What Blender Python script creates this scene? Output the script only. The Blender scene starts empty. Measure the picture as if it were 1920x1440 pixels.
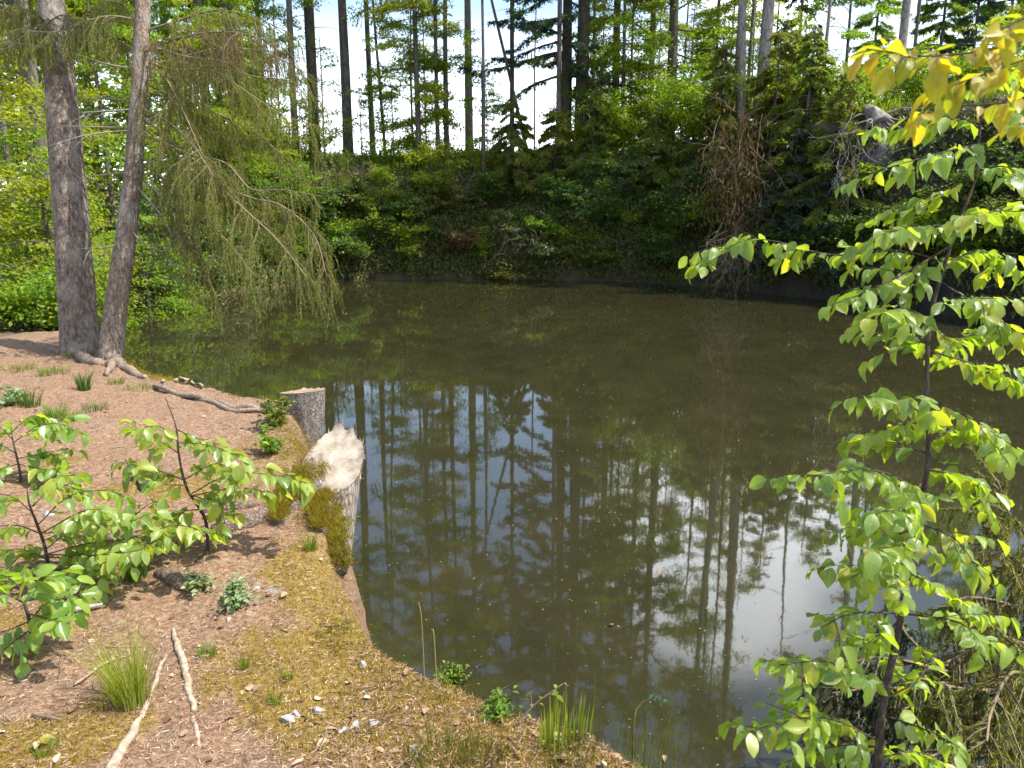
import bpy, math
import numpy as np

C = bpy.context.scene.collection
R = math.radians
rng = np.random.default_rng(7)

# ------------------------------------------------------------------ camera, world, sun, exposure
CAM_Z, PITCH, FOC = 2.6, R(12.6), 1450.0
cam_d = bpy.data.cameras.new('camera')
cam = bpy.data.objects.new('camera', cam_d); C.objects.link(cam)
cam.location = (0, 0, CAM_Z); cam.rotation_euler = (R(90) - PITCH, 0, 0)
cam_d.sensor_width = 36; cam_d.lens = 36 * FOC / 1920
cam_d.clip_start = 0.05; cam_d.clip_end = 3000
cam_d.dof.use_dof = True; cam_d.dof.focus_distance = 4.6
cam_d.dof.aperture_fstop = (cam_d.lens / 1000) / 0.0042
sc = bpy.context.scene
sc.camera = cam

SUN_EL, SUN_AZ = R(58), R(98)
w = bpy.data.worlds.new('World'); sc.world = w; w.use_nodes = True
nt = w.node_tree; N = nt.nodes; L = nt.links
for n in list(N): N.remove(n)
out = N.new('ShaderNodeOutputWorld'); bg = N.new('ShaderNodeBackground'); bg.inputs[1].default_value = 0.15
sky = N.new('ShaderNodeTexSky'); sky.sky_type = 'NISHITA'; sky.sun_disc = False
sky.sun_elevation = SUN_EL; sky.sun_rotation = SUN_AZ; sky.air_density = 1.0; sky.dust_density = 1.6
tc = N.new('ShaderNodeTexCoord'); sep = N.new('ShaderNodeSeparateXYZ'); L.new(tc.outputs['Generated'], sep.inputs[0])
zc = N.new('ShaderNodeMath'); zc.operation = 'ADD'; zc.inputs[1].default_value = 0.22; L.new(sep.outputs[2], zc.inputs[0])
zm = N.new('ShaderNodeMath'); zm.operation = 'MAXIMUM'; zm.inputs[1].default_value = 0.08; L.new(zc.outputs[0], zm.inputs[0])
dv = N.new('ShaderNodeVectorMath'); dv.operation = 'DIVIDE'; L.new(tc.outputs['Generated'], dv.inputs[0])
cmb = N.new('ShaderNodeCombineXYZ')
for i in range(3): L.new(zm.outputs[0], cmb.inputs[i])
L.new(cmb.outputs[0], dv.inputs[1])
mp = N.new('ShaderNodeMapping'); mp.inputs['Location'].default_value = (0.35, 0.2, 0); L.new(dv.outputs[0], mp.inputs[0])
cn = N.new('ShaderNodeTexNoise'); cn.inputs['Scale'].default_value = 1.5; cn.inputs['Detail'].default_value = 8; cn.inputs['Roughness'].default_value = 0.55
L.new(mp.outputs[0], cn.inputs[0])
cr = N.new('ShaderNodeValToRGB'); cr.color_ramp.elements[0].position = 0.58; cr.color_ramp.elements[1].position = 0.74
L.new(cn.outputs[0], cr.inputs[0])
hz = N.new('ShaderNodeMapRange'); hz.inputs[1].default_value = 0.0; hz.inputs[2].default_value = 0.23; hz.inputs[3].default_value = 0.85; hz.inputs[4].default_value = 0.0
L.new(sep.outputs[2], hz.inputs[0])
mx_ = N.new('ShaderNodeMath'); mx_.operation = 'MAXIMUM'; L.new(cr.outputs[0], mx_.inputs[0]); L.new(hz.outputs[0], mx_.inputs[1])
cd = N.new('ShaderNodeVectorMath'); cd.operation = 'DOT_PRODUCT'; L.new(tc.outputs['Generated'], cd.inputs[0]); _az, _el = R(17.5), R(22.5)      # one big white cloud over the right bank
cd.inputs[1].default_value = (math.sin(_az) * math.cos(_el), math.cos(_az) * math.cos(_el), math.sin(_el))
cw = N.new('ShaderNodeMath'); cw.operation = 'MULTIPLY_ADD'; L.new(cn.outputs[0], cw.inputs[0]); cw.inputs[1].default_value = .045; L.new(cd.outputs['Value'], cw.inputs[2])
cb = N.new('ShaderNodeMapRange'); cb.interpolation_type = 'SMOOTHSTEP'; cb.inputs[1].default_value = 1.001; cb.inputs[2].default_value = 1.016; L.new(cw.outputs[0], cb.inputs[0])
mx2 = N.new('ShaderNodeMath'); mx2.operation = 'MAXIMUM'; L.new(mx_.outputs[0], mx2.inputs[0]); L.new(cb.outputs[0], mx2.inputs[1]); mx_ = mx2
cm = N.new('ShaderNodeMix'); cm.data_type = 'RGBA'; L.new(mx_.outputs[0], cm.inputs[0]); L.new(sky.outputs[0], cm.inputs[6])
cm.inputs[7].default_value = (13.5, 14.2, 15.2, 1)
L.new(cm.outputs[2], bg.inputs[0]); L.new(bg.outputs[0], out.inputs[0])

sun_d = bpy.data.lights.new('sun', 'SUN'); sun_d.energy = 3.9; sun_d.angle = R(0.5); sun_d.color = (1.0, 0.95, 0.87)
sun = bpy.data.objects.new('sun', sun_d); C.objects.link(sun)
sun.rotation_euler = (R(90) - SUN_EL, 0, -SUN_AZ + R(180)); sun.location = (20, 20, 40)
from mathutils import Vector
sdir = Vector((math.sin(SUN_AZ) * math.cos(SUN_EL), math.cos(SUN_AZ) * math.cos(SUN_EL), math.sin(SUN_EL)))
sun.rotation_euler = sdir.to_track_quat('Z', 'Y').to_euler()

vs = sc.view_settings; vs.view_transform = 'Standard'; vs.look = 'None'; vs.gamma = 1.0; vs.exposure = 1.18
sc.cycles.max_bounces = 8; sc.cycles.diffuse_bounces = 3; sc.cycles.glossy_bounces = 4; sc.cycles.transmission_bounces = 4
sc.cycles.caustics_reflective = False; sc.cycles.caustics_refractive = False
sc.cycles.use_denoising = True
sc.cycles.sample_clamp_indirect = 4.0

# ------------------------------------------------------------------ pixel <-> world (1920 x 1440 measurements taken on the photograph)
SP, CP = math.sin(PITCH), math.cos(PITCH)
def ray(px, py):
    u, v = (px - 960) / FOC, (720 - py) / FOC
    return np.array([u, CP + SP * v, -SP + CP * v])
def at(px, py, t):                       # the point t metres along the view axis
    d = ray(px, py); return np.array([0, 0, CAM_Z]) + d * t

# ------------------------------------------------------------------ noise
_T = np.random.default_rng(3).random((8, 256, 256))
def vnoise(x, y, s=0):
    x = np.asarray(x, float); y = np.asarray(y, float)
    ix = np.floor(x).astype(int); iy = np.floor(y).astype(int); fx = x - ix; fy = y - iy
    fx = fx * fx * (3 - 2 * fx); fy = fy * fy * (3 - 2 * fy); t = _T[s % 8]
    a = t[ix & 255, iy & 255]; b = t[(ix + 1) & 255, iy & 255]; c = t[ix & 255, (iy + 1) & 255]; d = t[(ix + 1) & 255, (iy + 1) & 255]
    return (a * (1 - fx) + b * fx) * (1 - fy) + (c * (1 - fx) + d * fx) * fy
def fbm(x, y, o=4, s=0):
    r = 0; a = 0.5; f = 1.0
    for k in range(o):
        r = r + a * (vnoise(x * f + 17.3 * k, y * f + 5.1 * k, s + k) - 0.5); a *= 0.5; f *= 2.03
    return r * 2

# ------------------------------------------------------------------ mesh builder
class MB:
    def __init__(s): s.v = []; s.f = []; s.n = 0; s.uv = []
    def add(s, v, *faces, uv=None):
        v = np.asarray(v, float).reshape(-1, 3)
        for f in faces:
            f = np.asarray(f, int)
            if len(f): s.f.append(f + s.n)
        s.v.append(v); s.n += len(v)
        if uv is not None: s.uv.append(uv)
    def build(s, name, mat, parent=None, smooth=False, origin=None, col=None):
        v = np.concatenate(s.v) if s.v else np.zeros((0, 3))
        if origin is not None: v = v - np.asarray(origin)
        me = bpy.data.meshes.new(name)
        me.vertices.add(len(v)); me.vertices.foreach_set('co', v.astype(np.float32).ravel())
        tot = np.concatenate([np.full(len(f), f.shape[1]) for f in s.f]); li = np.concatenate([f.ravel() for f in s.f])
        me.loops.add(len(li)); me.loops.foreach_set('vertex_index', li.astype(np.int32))
        me.polygons.add(len(tot)); st = np.concatenate([[0], np.cumsum(tot)[:-1]])
        me.polygons.foreach_set('loop_start', st.astype(np.int32))
        me.polygons.foreach_set('use_smooth', np.full(len(tot), smooth))
        if col is not None:
            a = me.color_attributes.new('zone', 'FLOAT_COLOR', 'POINT'); a.data.foreach_set('color', col.astype(np.float32).ravel())
        if s.uv and sum(len(q) for q in s.uv) == len(v):
            a = me.attributes.new('leaf_place', 'FLOAT_VECTOR', 'POINT'); a.data.foreach_set('vector', np.concatenate(s.uv).astype(np.float32).ravel()); smooth = True; me.polygons.foreach_set('use_smooth', np.ones(len(tot), bool))
        me.update(calc_edges=True); me.validate()
        me.materials.append(mat)
        o = bpy.data.objects.new(name, me); C.objects.link(o)
        if parent is not None: o.parent = parent
        return o

def tag(o, label=None, cat=None, group=None, kind=None):
    for k, v in (('label', label), ('category', cat), ('group', group), ('kind', kind)):
        if v: o[k] = v
    return o
def thing(name, loc, label, cat, group=None):
    o = bpy.data.objects.new(name, None); C.objects.link(o); o.location = tuple(float(q) for q in loc); o.empty_display_size = 0.1
    return tag(o, label, cat, group)
def copy_tree(o, parent=None):
    c = o.copy(); C.objects.link(c)
    if parent is not None: c.parent = parent
    for ch in [q for q in o.children]: copy_tree(ch, c)
    return c

def unit(v):
    v = np.asarray(v, float); return v / (np.linalg.norm(v, axis=-1, keepdims=True) + 1e-9)
def catmull(P, n):                       # smooth curve through the points
    P = np.asarray(P, float)
    if len(P) == 2: return P[0] + (P[1] - P[0]) * np.linspace(0, 1, n)[:, None]
    Q = np.vstack([2 * P[0] - P[1], P, 2 * P[-1] - P[-2]]); m = len(P) - 1
    t = np.linspace(0, m - 1e-6, n); i = t.astype(int); f = (t - i)[:, None]
    a, b, c, d = Q[i], Q[i + 1], Q[i + 2], Q[i + 3]
    return 0.5 * (2 * b + (c - a) * f + (2 * a - 5 * b + 4 * c - d) * f ** 2 + (3 * b - a - 3 * c + d) * f ** 3)
def frames(P):
    T = unit(np.gradient(P, axis=0)); ref = np.array([0.31, 0.95, 0.05]) if abs(T[0] @ [0.31, 0.95, 0.05]) < 0.9 else np.array([1.0, 0, 0])
    A = np.zeros_like(P); a = ref
    for i in range(len(P)):
        a = a - (a @ T[i]) * T[i]; a = a / (np.linalg.norm(a) + 1e-9); A[i] = a
    return T, A, np.cross(T, A)
def tube(mb, P, r, k=6, cap=True, rough=0.0, seed=0):
    P = np.asarray(P, float); n = len(P); r = np.broadcast_to(np.asarray(r, float), (n,))
    T, A, B = frames(P); th = np.arange(k) / k * 2 * np.pi
    rr = r[:, None] * np.ones((1, k))
    if rough: rr = rr * (1 + rough * fbm(np.cos(th)[None] * 1.7 + np.arange(n)[:, None] * .23, np.sin(th)[None] * 1.7 + seed * 3.3 + np.arange(n)[:, None] * .11, 3, seed))
    V = P[:, None] + rr[..., None] * (np.cos(th)[None, :, None] * A[:, None] + np.sin(th)[None, :, None] * B[:, None])
    i = np.arange(n - 1)[:, None] * k; j = np.arange(k)[None]; j2 = (j + 1) % k
    F = np.stack([i + j, i + j2, i + k + j2, i + k + j], -1).reshape(-1, 4)
    V = V.reshape(-1, 3)
    if cap:
        V = np.vstack([V, P[-1:]]); t = np.stack([(n - 1) * k + np.arange(k), (n - 1) * k + (np.arange(k) + 1) % k, np.full(k, n * k)], -1)
        mb.add(np.vstack([V, P[:1]]), F, t, np.stack([(np.arange(k) + 1) % k, np.arange(k), np.full(k, n * k + 1)], -1))
    else: mb.add(V, F)
def bough(p, d, length, n=6, droop=0.3, wob=0.08, g=rng):   # a drooping or lifting path
    d = unit(d); P = [np.asarray(p, float)]
    for i in range(n - 1):
        d = unit(d + np.array([0, 0, -droop / (n - 1)]) + g.normal(0, wob, 3)); P.append(P[-1] + d * length / (n - 1))
    return np.array(P)

# leaves: n small folded blades (4 verts) or fuller near leaves (14 verts)
def leaf_cards(mb, c, a, nrm, s, w=0.6):
    c = np.asarray(c); a = unit(a); b = unit(np.cross(nrm, a)); nn = np.cross(a, b); s = np.broadcast_to(s, (len(c),))[:, None]
    V = np.stack([c - a * s / 2, c + b * s * w / 2 + nn * s * .08, c + a * s / 2 - nn * s * .1, c - b * s * w / 2 + nn * s * .08], 1).reshape(-1, 3)
    q = np.arange(len(c))[:, None] * 4
    mb.add(V, np.vstack([q + [0, 1, 2], q + [0, 2, 3]]))
_st = np.array([0, .1, .28, .5, .72, .9, 1.0]); _hw = np.array([0, .17, .31, .335, .25, .1, 0])
def near_leaves(mb, c, a, nrm, s, g=rng):
    n = len(c); a = unit(a); b = unit(np.cross(nrm, a)); nn = np.cross(a, b); s = np.broadcast_to(s, (n,))
    curl = g.uniform(-.1, .9, n); fold = g.uniform(-.05, .75, n); k = len(_st)
    x = np.tile(_st, (n, 1)); zm = -curl[:, None] * x ** 2 * .7
    hw = _hw[None, 1:-1] * g.uniform(.78, 1.12, (n, 1)); wav = g.uniform(-.06, .06, (n, 2, k - 2)); wd_ = g.uniform(.8, 1.12, (n, 1))
    V = np.zeros((n, k + 2 * (k - 2), 3))
    V[:, :k, 0] = x; V[:, :k, 2] = zm
    for q, sg in ((0, 1), (1, -1)):
        sl = slice(k + q * (k - 2), k + (q + 1) * (k - 2))
        V[:, sl, 0] = x[:, 1:-1] + .02; V[:, sl, 1] = sg * hw; V[:, sl, 2] = zm[:, 1:-1] + hw * fold[:, None] + wav[:, q]
    UV = np.zeros((n, k + 2 * (k - 2), 3)); UV[..., 0] = V[..., 0]; UV[:, k:k + k - 2, 1] = hw; UV[:, k + k - 2:, 1] = hw; UV[..., 2] = g.random((n, 1))
    V = V * s[:, None, None]
    Wd = c[:, None] + V[..., :1] * a[:, None] + V[..., 1:2] * b[:, None] + V[..., 2:] * nn[:, None]
    m = k + 2 * (k - 2); tri = []; quad = []
    for q in (0, 1):
        l = lambda i: k + q * (k - 2) + i - 1
        fl = (lambda t: t) if q else (lambda t: t[::-1])
        tri += [fl([0, 1, l(1)]), fl([k - 2, k - 1, l(k - 2)])]
        for i in range(1, k - 2): quad.append(fl([i, i + 1, l(i + 1), l(i)]))
    o = np.arange(n)[:, None, None] * m
    mb.add(Wd.reshape(-1, 3), (o + np.array(tri)).reshape(-1, 3), (o + np.array(quad)).reshape(-1, 4), uv=UV.reshape(-1, 3))
def needle_tris(mb, p, t, ln, wd, g=rng, spread=.8, down=0.0):
    n = len(p); t = unit(t); r = unit(g.normal(0, 1, (n, 3))); r = unit(r - (r * t).sum(1, keepdims=True) * t)
    d = unit(t * .75 + r * spread + np.array([0, 0, -down])); sd = unit(np.cross(d, g.normal(0, 1, (n, 3))))
    l = ln * g.uniform(.7, 1.2, (n, 1)); V = np.stack([p - sd * wd / 2, p + sd * wd / 2, p + d * l], 1).reshape(-1, 3)
    mb.add(V, np.arange(n * 3).reshape(-1, 3))
def sample_path(P, f):
    x = np.clip(f, 0, 1) * (len(P) - 1); i = np.minimum(x.astype(int), len(P) - 2); q = (x - i)[:, None]
    return P[i] * (1 - q) + P[i + 1] * q, unit(P[i + 1] - P[i])

# ------------------------------------------------------------------ materials
def mat(name):
    m = bpy.data.materials.new(name); m.use_nodes = True; t = m.node_tree
    for n in list(t.nodes): t.nodes.remove(n)
    o = t.nodes.new('ShaderNodeOutputMaterial'); return m, t.nodes, t.links, o
def principled(n, rough=.8, spec=.3):
    p = n.new('ShaderNodeBsdfPrincipled'); p.inputs['Roughness'].default_value = rough; p.inputs['Specular IOR Level'].default_value = spec; return p
def ramp(n, stops):
    r = n.new('ShaderNodeValToRGB'); e = r.color_ramp.elements
    while len(e) < len(stops): e.new(0.5)
    for q, (p, c) in zip(e, stops): q.position = p; q.color = (*c, 1) if len(c) == 3 else c
    return r
def noise(n, l, vec, scale, det=6, rough=.55):
    x = n.new('ShaderNodeTexNoise'); x.inputs['Scale'].default_value = scale; x.inputs['Detail'].default_value = det; x.inputs['Roughness'].default_value = rough
    if vec is not None: l.new(vec, x.inputs[0])
    return x
def mixc(n, l, f, a, b, mode='MIX'):
    m = n.new('ShaderNodeMix'); m.data_type = 'RGBA'; m.blend_type = mode
    for s, i in ((f, 0), (a, 6), (b, 7)):
        if hasattr(s, 'links') or hasattr(s, 'is_linked'): l.new(s, m.inputs[i])
        elif i == 0: m.inputs[0].default_value = s
        else: m.inputs[i].default_value = (*s, 1)
    return m.outputs[2]
def leaf_mat(name, stops, trans, rough=.45, tmix=.5, spec=.4, veins=False):
    m, n, l, o = mat(name); g = n.new('ShaderNodeNewGeometry'); oi = n.new('ShaderNodeObjectInfo')
    r = ramp(n, stops); l.new(g.outputs['Random Per Island'], r.inputs[0])
    hs = n.new('ShaderNodeHueSaturation'); mr = n.new('ShaderNodeMapRange'); mr.inputs[3].default_value = .478; mr.inputs[4].default_value = .518
    l.new(oi.outputs['Random'], mr.inputs[0]); l.new(mr.outputs[0], hs.inputs['Hue']); l.new(r.outputs[0], hs.inputs['Color'])
    hc = hs.outputs[0]; p = principled(n, rough, spec)
    if veins:                            # midrib, side veins, browned tips and spots follow the blade itself
        av = n.new('ShaderNodeAttribute'); av.attribute_name = 'leaf_place'; sx = n.new('ShaderNodeSeparateXYZ'); l.new(av.outputs['Vector'], sx.inputs[0])
        def mth(op, a, b=0, c=None):
            q = n.new('ShaderNodeMath'); q.operation = op
            for i_, v_ in enumerate((a, b) if c is None else (a, b, c)):
                if isinstance(v_, (int, float)): q.inputs[i_].default_value = v_
                else: l.new(v_, q.inputs[i_])
            return q.outputs[0]
        ph = mth('MULTIPLY', mth('SUBTRACT', sx.outputs[0], mth('MULTIPLY', sx.outputs[1], .85)), 50.0); st = mth('POWER', mth('ABSOLUTE', mth('SINE', ph)), 10.0); rib = mth('LESS_THAN', sx.outputs[1], .016); vn_ = mth('MAXIMUM', mth('MULTIPLY', st, .55), rib)
        hc = mixc(n, l, mth('MULTIPLY', vn_, .35), hc, (.42, .46, .16))
        tcx = n.new('ShaderNodeTexCoord'); bl = noise(n, l, tcx.outputs['Object'], 42, 4, .6); tip = mth('ADD', mth('MULTIPLY', sx.outputs[1], 1.2), mth('ADD', mth('MULTIPLY', sx.outputs[0], .18), bl.outputs[0])); tr_ = ramp(n, [(.97, (0, 0, 0)), (1.03, (.7, .7, .7))]); l.new(tip, tr_.inputs[0]); hc = mixc(n, l, tr_.outputs[0], hc, (.30, .22, .05))
        bm_ = n.new('ShaderNodeBump'); bm_.inputs['Strength'].default_value = .5; bm_.inputs['Distance'].default_value = .0015; l.new(vn_, bm_.inputs['Height']); l.new(bm_.outputs[0], p.inputs['Normal'])
    l.new(hc, p.inputs['Base Color'])
    tr = n.new('ShaderNodeBsdfTranslucent')
    tcol = mixc(n, l, 1.0, hc, trans, 'MULTIPLY'); l.new(tcol, tr.inputs[0])
    mx = n.new('ShaderNodeMixShader'); mx.inputs[0].default_value = tmix; l.new(p.outputs[0], mx.inputs[1]); l.new(tr.outputs[0], mx.inputs[2]); l.new(mx.outputs[0], o.inputs[0])
    return m
def bark_mat(name, dark, light, sc_=(18, 18, 4), moss=None, mossamt=.0, bump=.5, lich=None):
    m, n, l, o = mat(name); tc = n.new('ShaderNodeTexCoord'); mp = n.new('ShaderNodeMapping'); mp.inputs['Scale'].default_value = sc_; l.new(tc.outputs['Object'], mp.inputs[0])
    a = noise(n, l, mp.outputs[0], 1.0, 8, .65)
    v = n.new('ShaderNodeTexVoronoi'); v.feature = 'DISTANCE_TO_EDGE'; v.inputs['Scale'].default_value = 1.3; wv = mixc(n, l, .9, mp.outputs[0], a.outputs[1], 'ADD'); l.new(wv, v.inputs[0])
    r = ramp(n, [(.3, dark), (.52, tuple((x + y) / 2 for x, y in zip(dark, light))), (.7, light)]); l.new(a.outputs[0], r.inputs[0])
    vr = ramp(n, [(0, (.5, .5, .5)), (.16, (1, 1, 1))]); l.new(v.outputs[0], vr.inputs[0])
    c = mixc(n, l, .8, r.outputs[0], vr.outputs[0], 'MULTIPLY')
    if lich:
        b = noise(n, l, tc.outputs['Object'], 3.0, 6); br = ramp(n, [(.5, (0, 0, 0)), (.62, (1, 1, 1))]); l.new(b.outputs[0], br.inputs[0]); c = mixc(n, l, br.outputs[0], c, mixc(n, l, .5, c, lich))
    if moss:
        b = noise(n, l, tc.outputs['Object'], 1.6, 7); br = ramp(n, [(.62 - mossamt, (0, 0, 0)), (.74 - mossamt, (1, 1, 1))]); l.new(b.outputs[0], br.inputs[0]); c = mixc(n, l, br.outputs[0], c, moss)
    p = principled(n, .85, .2); l.new(c, p.inputs['Base Color'])
    h = mixc(n, l, .6, a.outputs[0], vr.outputs[0]); bp = n.new('ShaderNodeBump'); bp.inputs['Strength'].default_value = bump; bp.inputs['Distance'].default_value = .02
    l.new(h, bp.inputs['Height']); l.new(bp.outputs[0], p.inputs['Normal']); l.new(p.outputs[0], o.inputs[0]); return m
def plain_mat(name, stops, scale=20, rough=.8, bump=.3, island=False, spec=.3):
    m, n, l, o = mat(name); tc = n.new('ShaderNodeTexCoord'); a = noise(n, l, tc.outputs['Object'], scale, 6, .6); r = ramp(n, stops)
    if island: g = n.new('ShaderNodeNewGeometry'); l.new(g.outputs['Random Per Island'], r.inputs[0])
    else: l.new(a.outputs[0], r.inputs[0])
    p = principled(n, rough, spec); l.new(r.outputs[0], p.inputs['Base Color'])
    if bump:
        bp = n.new('ShaderNodeBump'); bp.inputs['Strength'].default_value = bump; bp.inputs['Distance'].default_value = .01; l.new(a.outputs[0], bp.inputs['Height']); l.new(bp.outputs[0], p.inputs['Normal'])
    l.new(p.outputs[0], o.inputs[0]); return m

M = {}
M['beech_leaf'] = leaf_mat('young_beech_leaf', [(0, (.105, .20, .025)), (.5, (.17, .285, .035)), (.85, (.25, .355, .045)), (1, (.33, .35, .04))], (2.2, 2.0, .55), .31, .5, .8, True)
M['yellow_leaf'] = leaf_mat('yellow_beech_leaf', [(0, (.22, .30, .02)), (.4, (.34, .36, .02)), (.8, (.42, .38, .025)), (1, (.42, .33, .03))], (1.9, 1.8, .5), .36, .52, .6, True)
M['far_beech'] = leaf_mat('bright_leaf', [(0, (.075, .155, .016)), (.5, (.145, .25, .02)), (1, (.25, .33, .028))], (2.2, 1.9, .7), .5, .5, .3)
M['far_yellow'] = leaf_mat('yellowgreen_leaf', [(0, (.11, .19, .015)), (.5, (.18, .26, .02)), (1, (.27, .32, .025))], (2.1, 1.8, .6), .5, .5, .3)
M['dark_leaf'] = leaf_mat('dark_leaf', [(0, (.045, .09, .016)), (.6, (.09, .165, .026)), (1, (.17, .23, .04))], (1.4, 1.3, .7), .45, .4, .3)
M['pale_leaf'] = leaf_mat('pale_leaf', [(0, (.07, .11, .03)), (.6, (.12, .17, .05)), (1, (.22, .26, .10))], (1.3, 1.3, .8), .4, .4, .4)
M['ivy_leaf'] = leaf_mat('undergrowth_leaf', [(0, (.045, .065, .013)), (.5, (.11, .14, .026)), (.8, (.18, .21, .04)), (1, (.23, .17, .07))], (1.2, 1.2, .7), .5, .35, .3)
M['spruce'] = leaf_mat('spruce_needle', [(0, (.03, .058, .032)), (.6, (.055, .09, .045)), (1, (.095, .13, .055))], (1.2, 1.2, .6), .5, .3, .3)
M['olive_needle'] = leaf_mat('olive_needle', [(0, (.08, .115, .02)), (.5, (.15, .19, .03)), (.85, (.235, .26, .042)), (1, (.26, .20, .05))], (2.0, 2.0, .6), .5, .5, .3)
M['brown_needle'] = leaf_mat('brown_needle', [(0, (.10, .065, .03)), (.5, (.16, .10, .045)), (1, (.14, .15, .035))], (1.2, 1.1, .6), .6, .35, .2)
M['lime_needle'] = leaf_mat('lime_needle', [(0, (.07, .09, .015)), (.5, (.13, .15, .022)), (1, (.22, .22, .035))], (1.4, 1.3, .6), .5, .4, .3)
M['larch'] = leaf_mat('larch_needle', [(0, (.09, .17, .03)), (.6, (.15, .25, .04)), (1, (.22, .31, .06))], (2.0, 1.8, .8), .5, .5, .3)
M['grass'] = leaf_mat('grass_blade', [(0, (.08, .16, .015)), (.6, (.14, .24, .02)), (1, (.24, .28, .04))], (1.4, 1.3, .6), .5, .4, .3)
M['light_grass'] = leaf_mat('light_grass_blade', [(0, (.14, .22, .02)), (.6, (.22, .32, .03)), (1, (.34, .36, .05))], (1.9, 1.7, .6), .5, .45, .3)
M['dark_grass'] = leaf_mat('dark_grass_blade', [(0, (.05, .11, .02)), (.6, (.08, .16, .025)), (1, (.14, .2, .04))], (1.4, 1.3, .6), .5, .4, .3)
M['dry_grass'] = leaf_mat('dry_grass_blade', [(0, (.22, .19, .07)), (1, (.36, .30, .13))], (1.2, 1.1, .6), .6, .3, .2)
M['thistle'] = leaf_mat('thistle_leaf', [(0, (.17, .23, .10)), (1, (.30, .36, .19))], (1.1, 1.1, .7), .5, .3, .3)
M['moss'] = leaf_mat('moss_blade', [(0, (.13, .10, .012)), (.5, (.22, .165, .016)), (.8, (.30, .22, .022)), (1, (.19, .20, .02))], (1.3, 1.2, .5), .7, .35, .15)
M['needle_litter'] = plain_mat('needle_litter', [(0, (.17, .095, .055)), (.5, (.32, .20, .12)), (.85, (.45, .31, .20)), (1, (.58, .46, .34))], island=True, bump=0)
M['dead_leaf'] = plain_mat('dead_leaf', [(0, (.13, .065, .035)), (.5, (.27, .155, .085)), (.85, (.40, .29, .18)), (1, (.50, .42, .31))], island=True, bump=0, rough=.6)
M['speck'] = plain_mat('floating_speck', [(0, (.10, .08, .045)), (.6, (.22, .18, .11)), (1, (.42, .38, .28))], island=True, bump=0)
M['sunk_leaf'] = plain_mat('sunk_leaf', [(.3, (.16, .09, .05)), (.7, (.30, .20, .12))], 30, .6, 0)
M['twig'] = plain_mat('twig', [(.3, (.10, .07, .05)), (.7, (.22, .16, .11))], 30)
M['grey_twig'] = plain_mat('grey_twig', [(.3, (.14, .12, .10)), (.7, (.30, .27, .23))], 30)
M['bough_twig'] = plain_mat('bough_twig', [(.3, (.12, .09, .05)), (.7, (.24, .19, .105))], 30)
M['dark_twig'] = plain_mat('dark_twig', [(.3, (.035, .025, .018)), (.7, (.09, .065, .045))], 30)
M['pale_wood'] = plain_mat('pale_root_wood', [(.3, (.19, .13, .08)), (.5, (.33, .25, .17)), (.7, (.48, .39, .29))], 40, .85, .8)
M['root'] = bark_mat('root_bark', (.16, .11, .075), (.40, .31, .23), (30, 30, 30))
M['bark_big'] = bark_mat('spruce_bark', (.075, .052, .038), (.34, .27, .21), (26, 26, 9), bump=.9, lich=(.37, .33, .275))
M['bark_thin'] = bark_mat('slim_spruce_bark', (.085, .06, .043), (.36, .28, .21), (34, 34, 12), bump=.7, lich=(.34, .33, .28))
M['bark_far'] = bark_mat('grey_bark', (.07, .058, .045), (.21, .18, .15), (9, 9, 2.5), moss=(.06, .075, .015), mossamt=.0)
M['bark_mossy'] = bark_mat('mossy_bark', (.04, .033, .024), (.12, .10, .075), (9, 9, 2.5), moss=(.075, .09, .016), mossamt=.1)
M['bark_pale'] = bark_mat('pale_bark', (.15, .125, .105), (.36, .32, .28), (9, 9, 2.5))
M['sapling_bark'] = bark_mat('sapling_bark', (.035, .025, .02), (.13, .10, .08), (60, 60, 20), bump=.3)
M['stump_bark'] = bark_mat('stump_bark', (.10, .085, .07), (.44, .38, .33), (38, 38, 26), bump=1.0)
M['fallen_bark'] = bark_mat('fallen_bark', (.10, .07, .055), (.34, .25, .20), (45, 45, 45), bump=.9)
M['stone'] = plain_mat('pale_stone', [(.3, (.20, .18, .17)), (.55, (.36, .335, .32)), (.7, (.50, .47, .45))], 60, .85, .8)
M['reed'] = leaf_mat('reed_blade', [(0, (.12, .20, .02)), (.6, (.19, .28, .03)), (1, (.3, .34, .06))], (1.8, 1.6, .6), .5, .45, .3)

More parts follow.
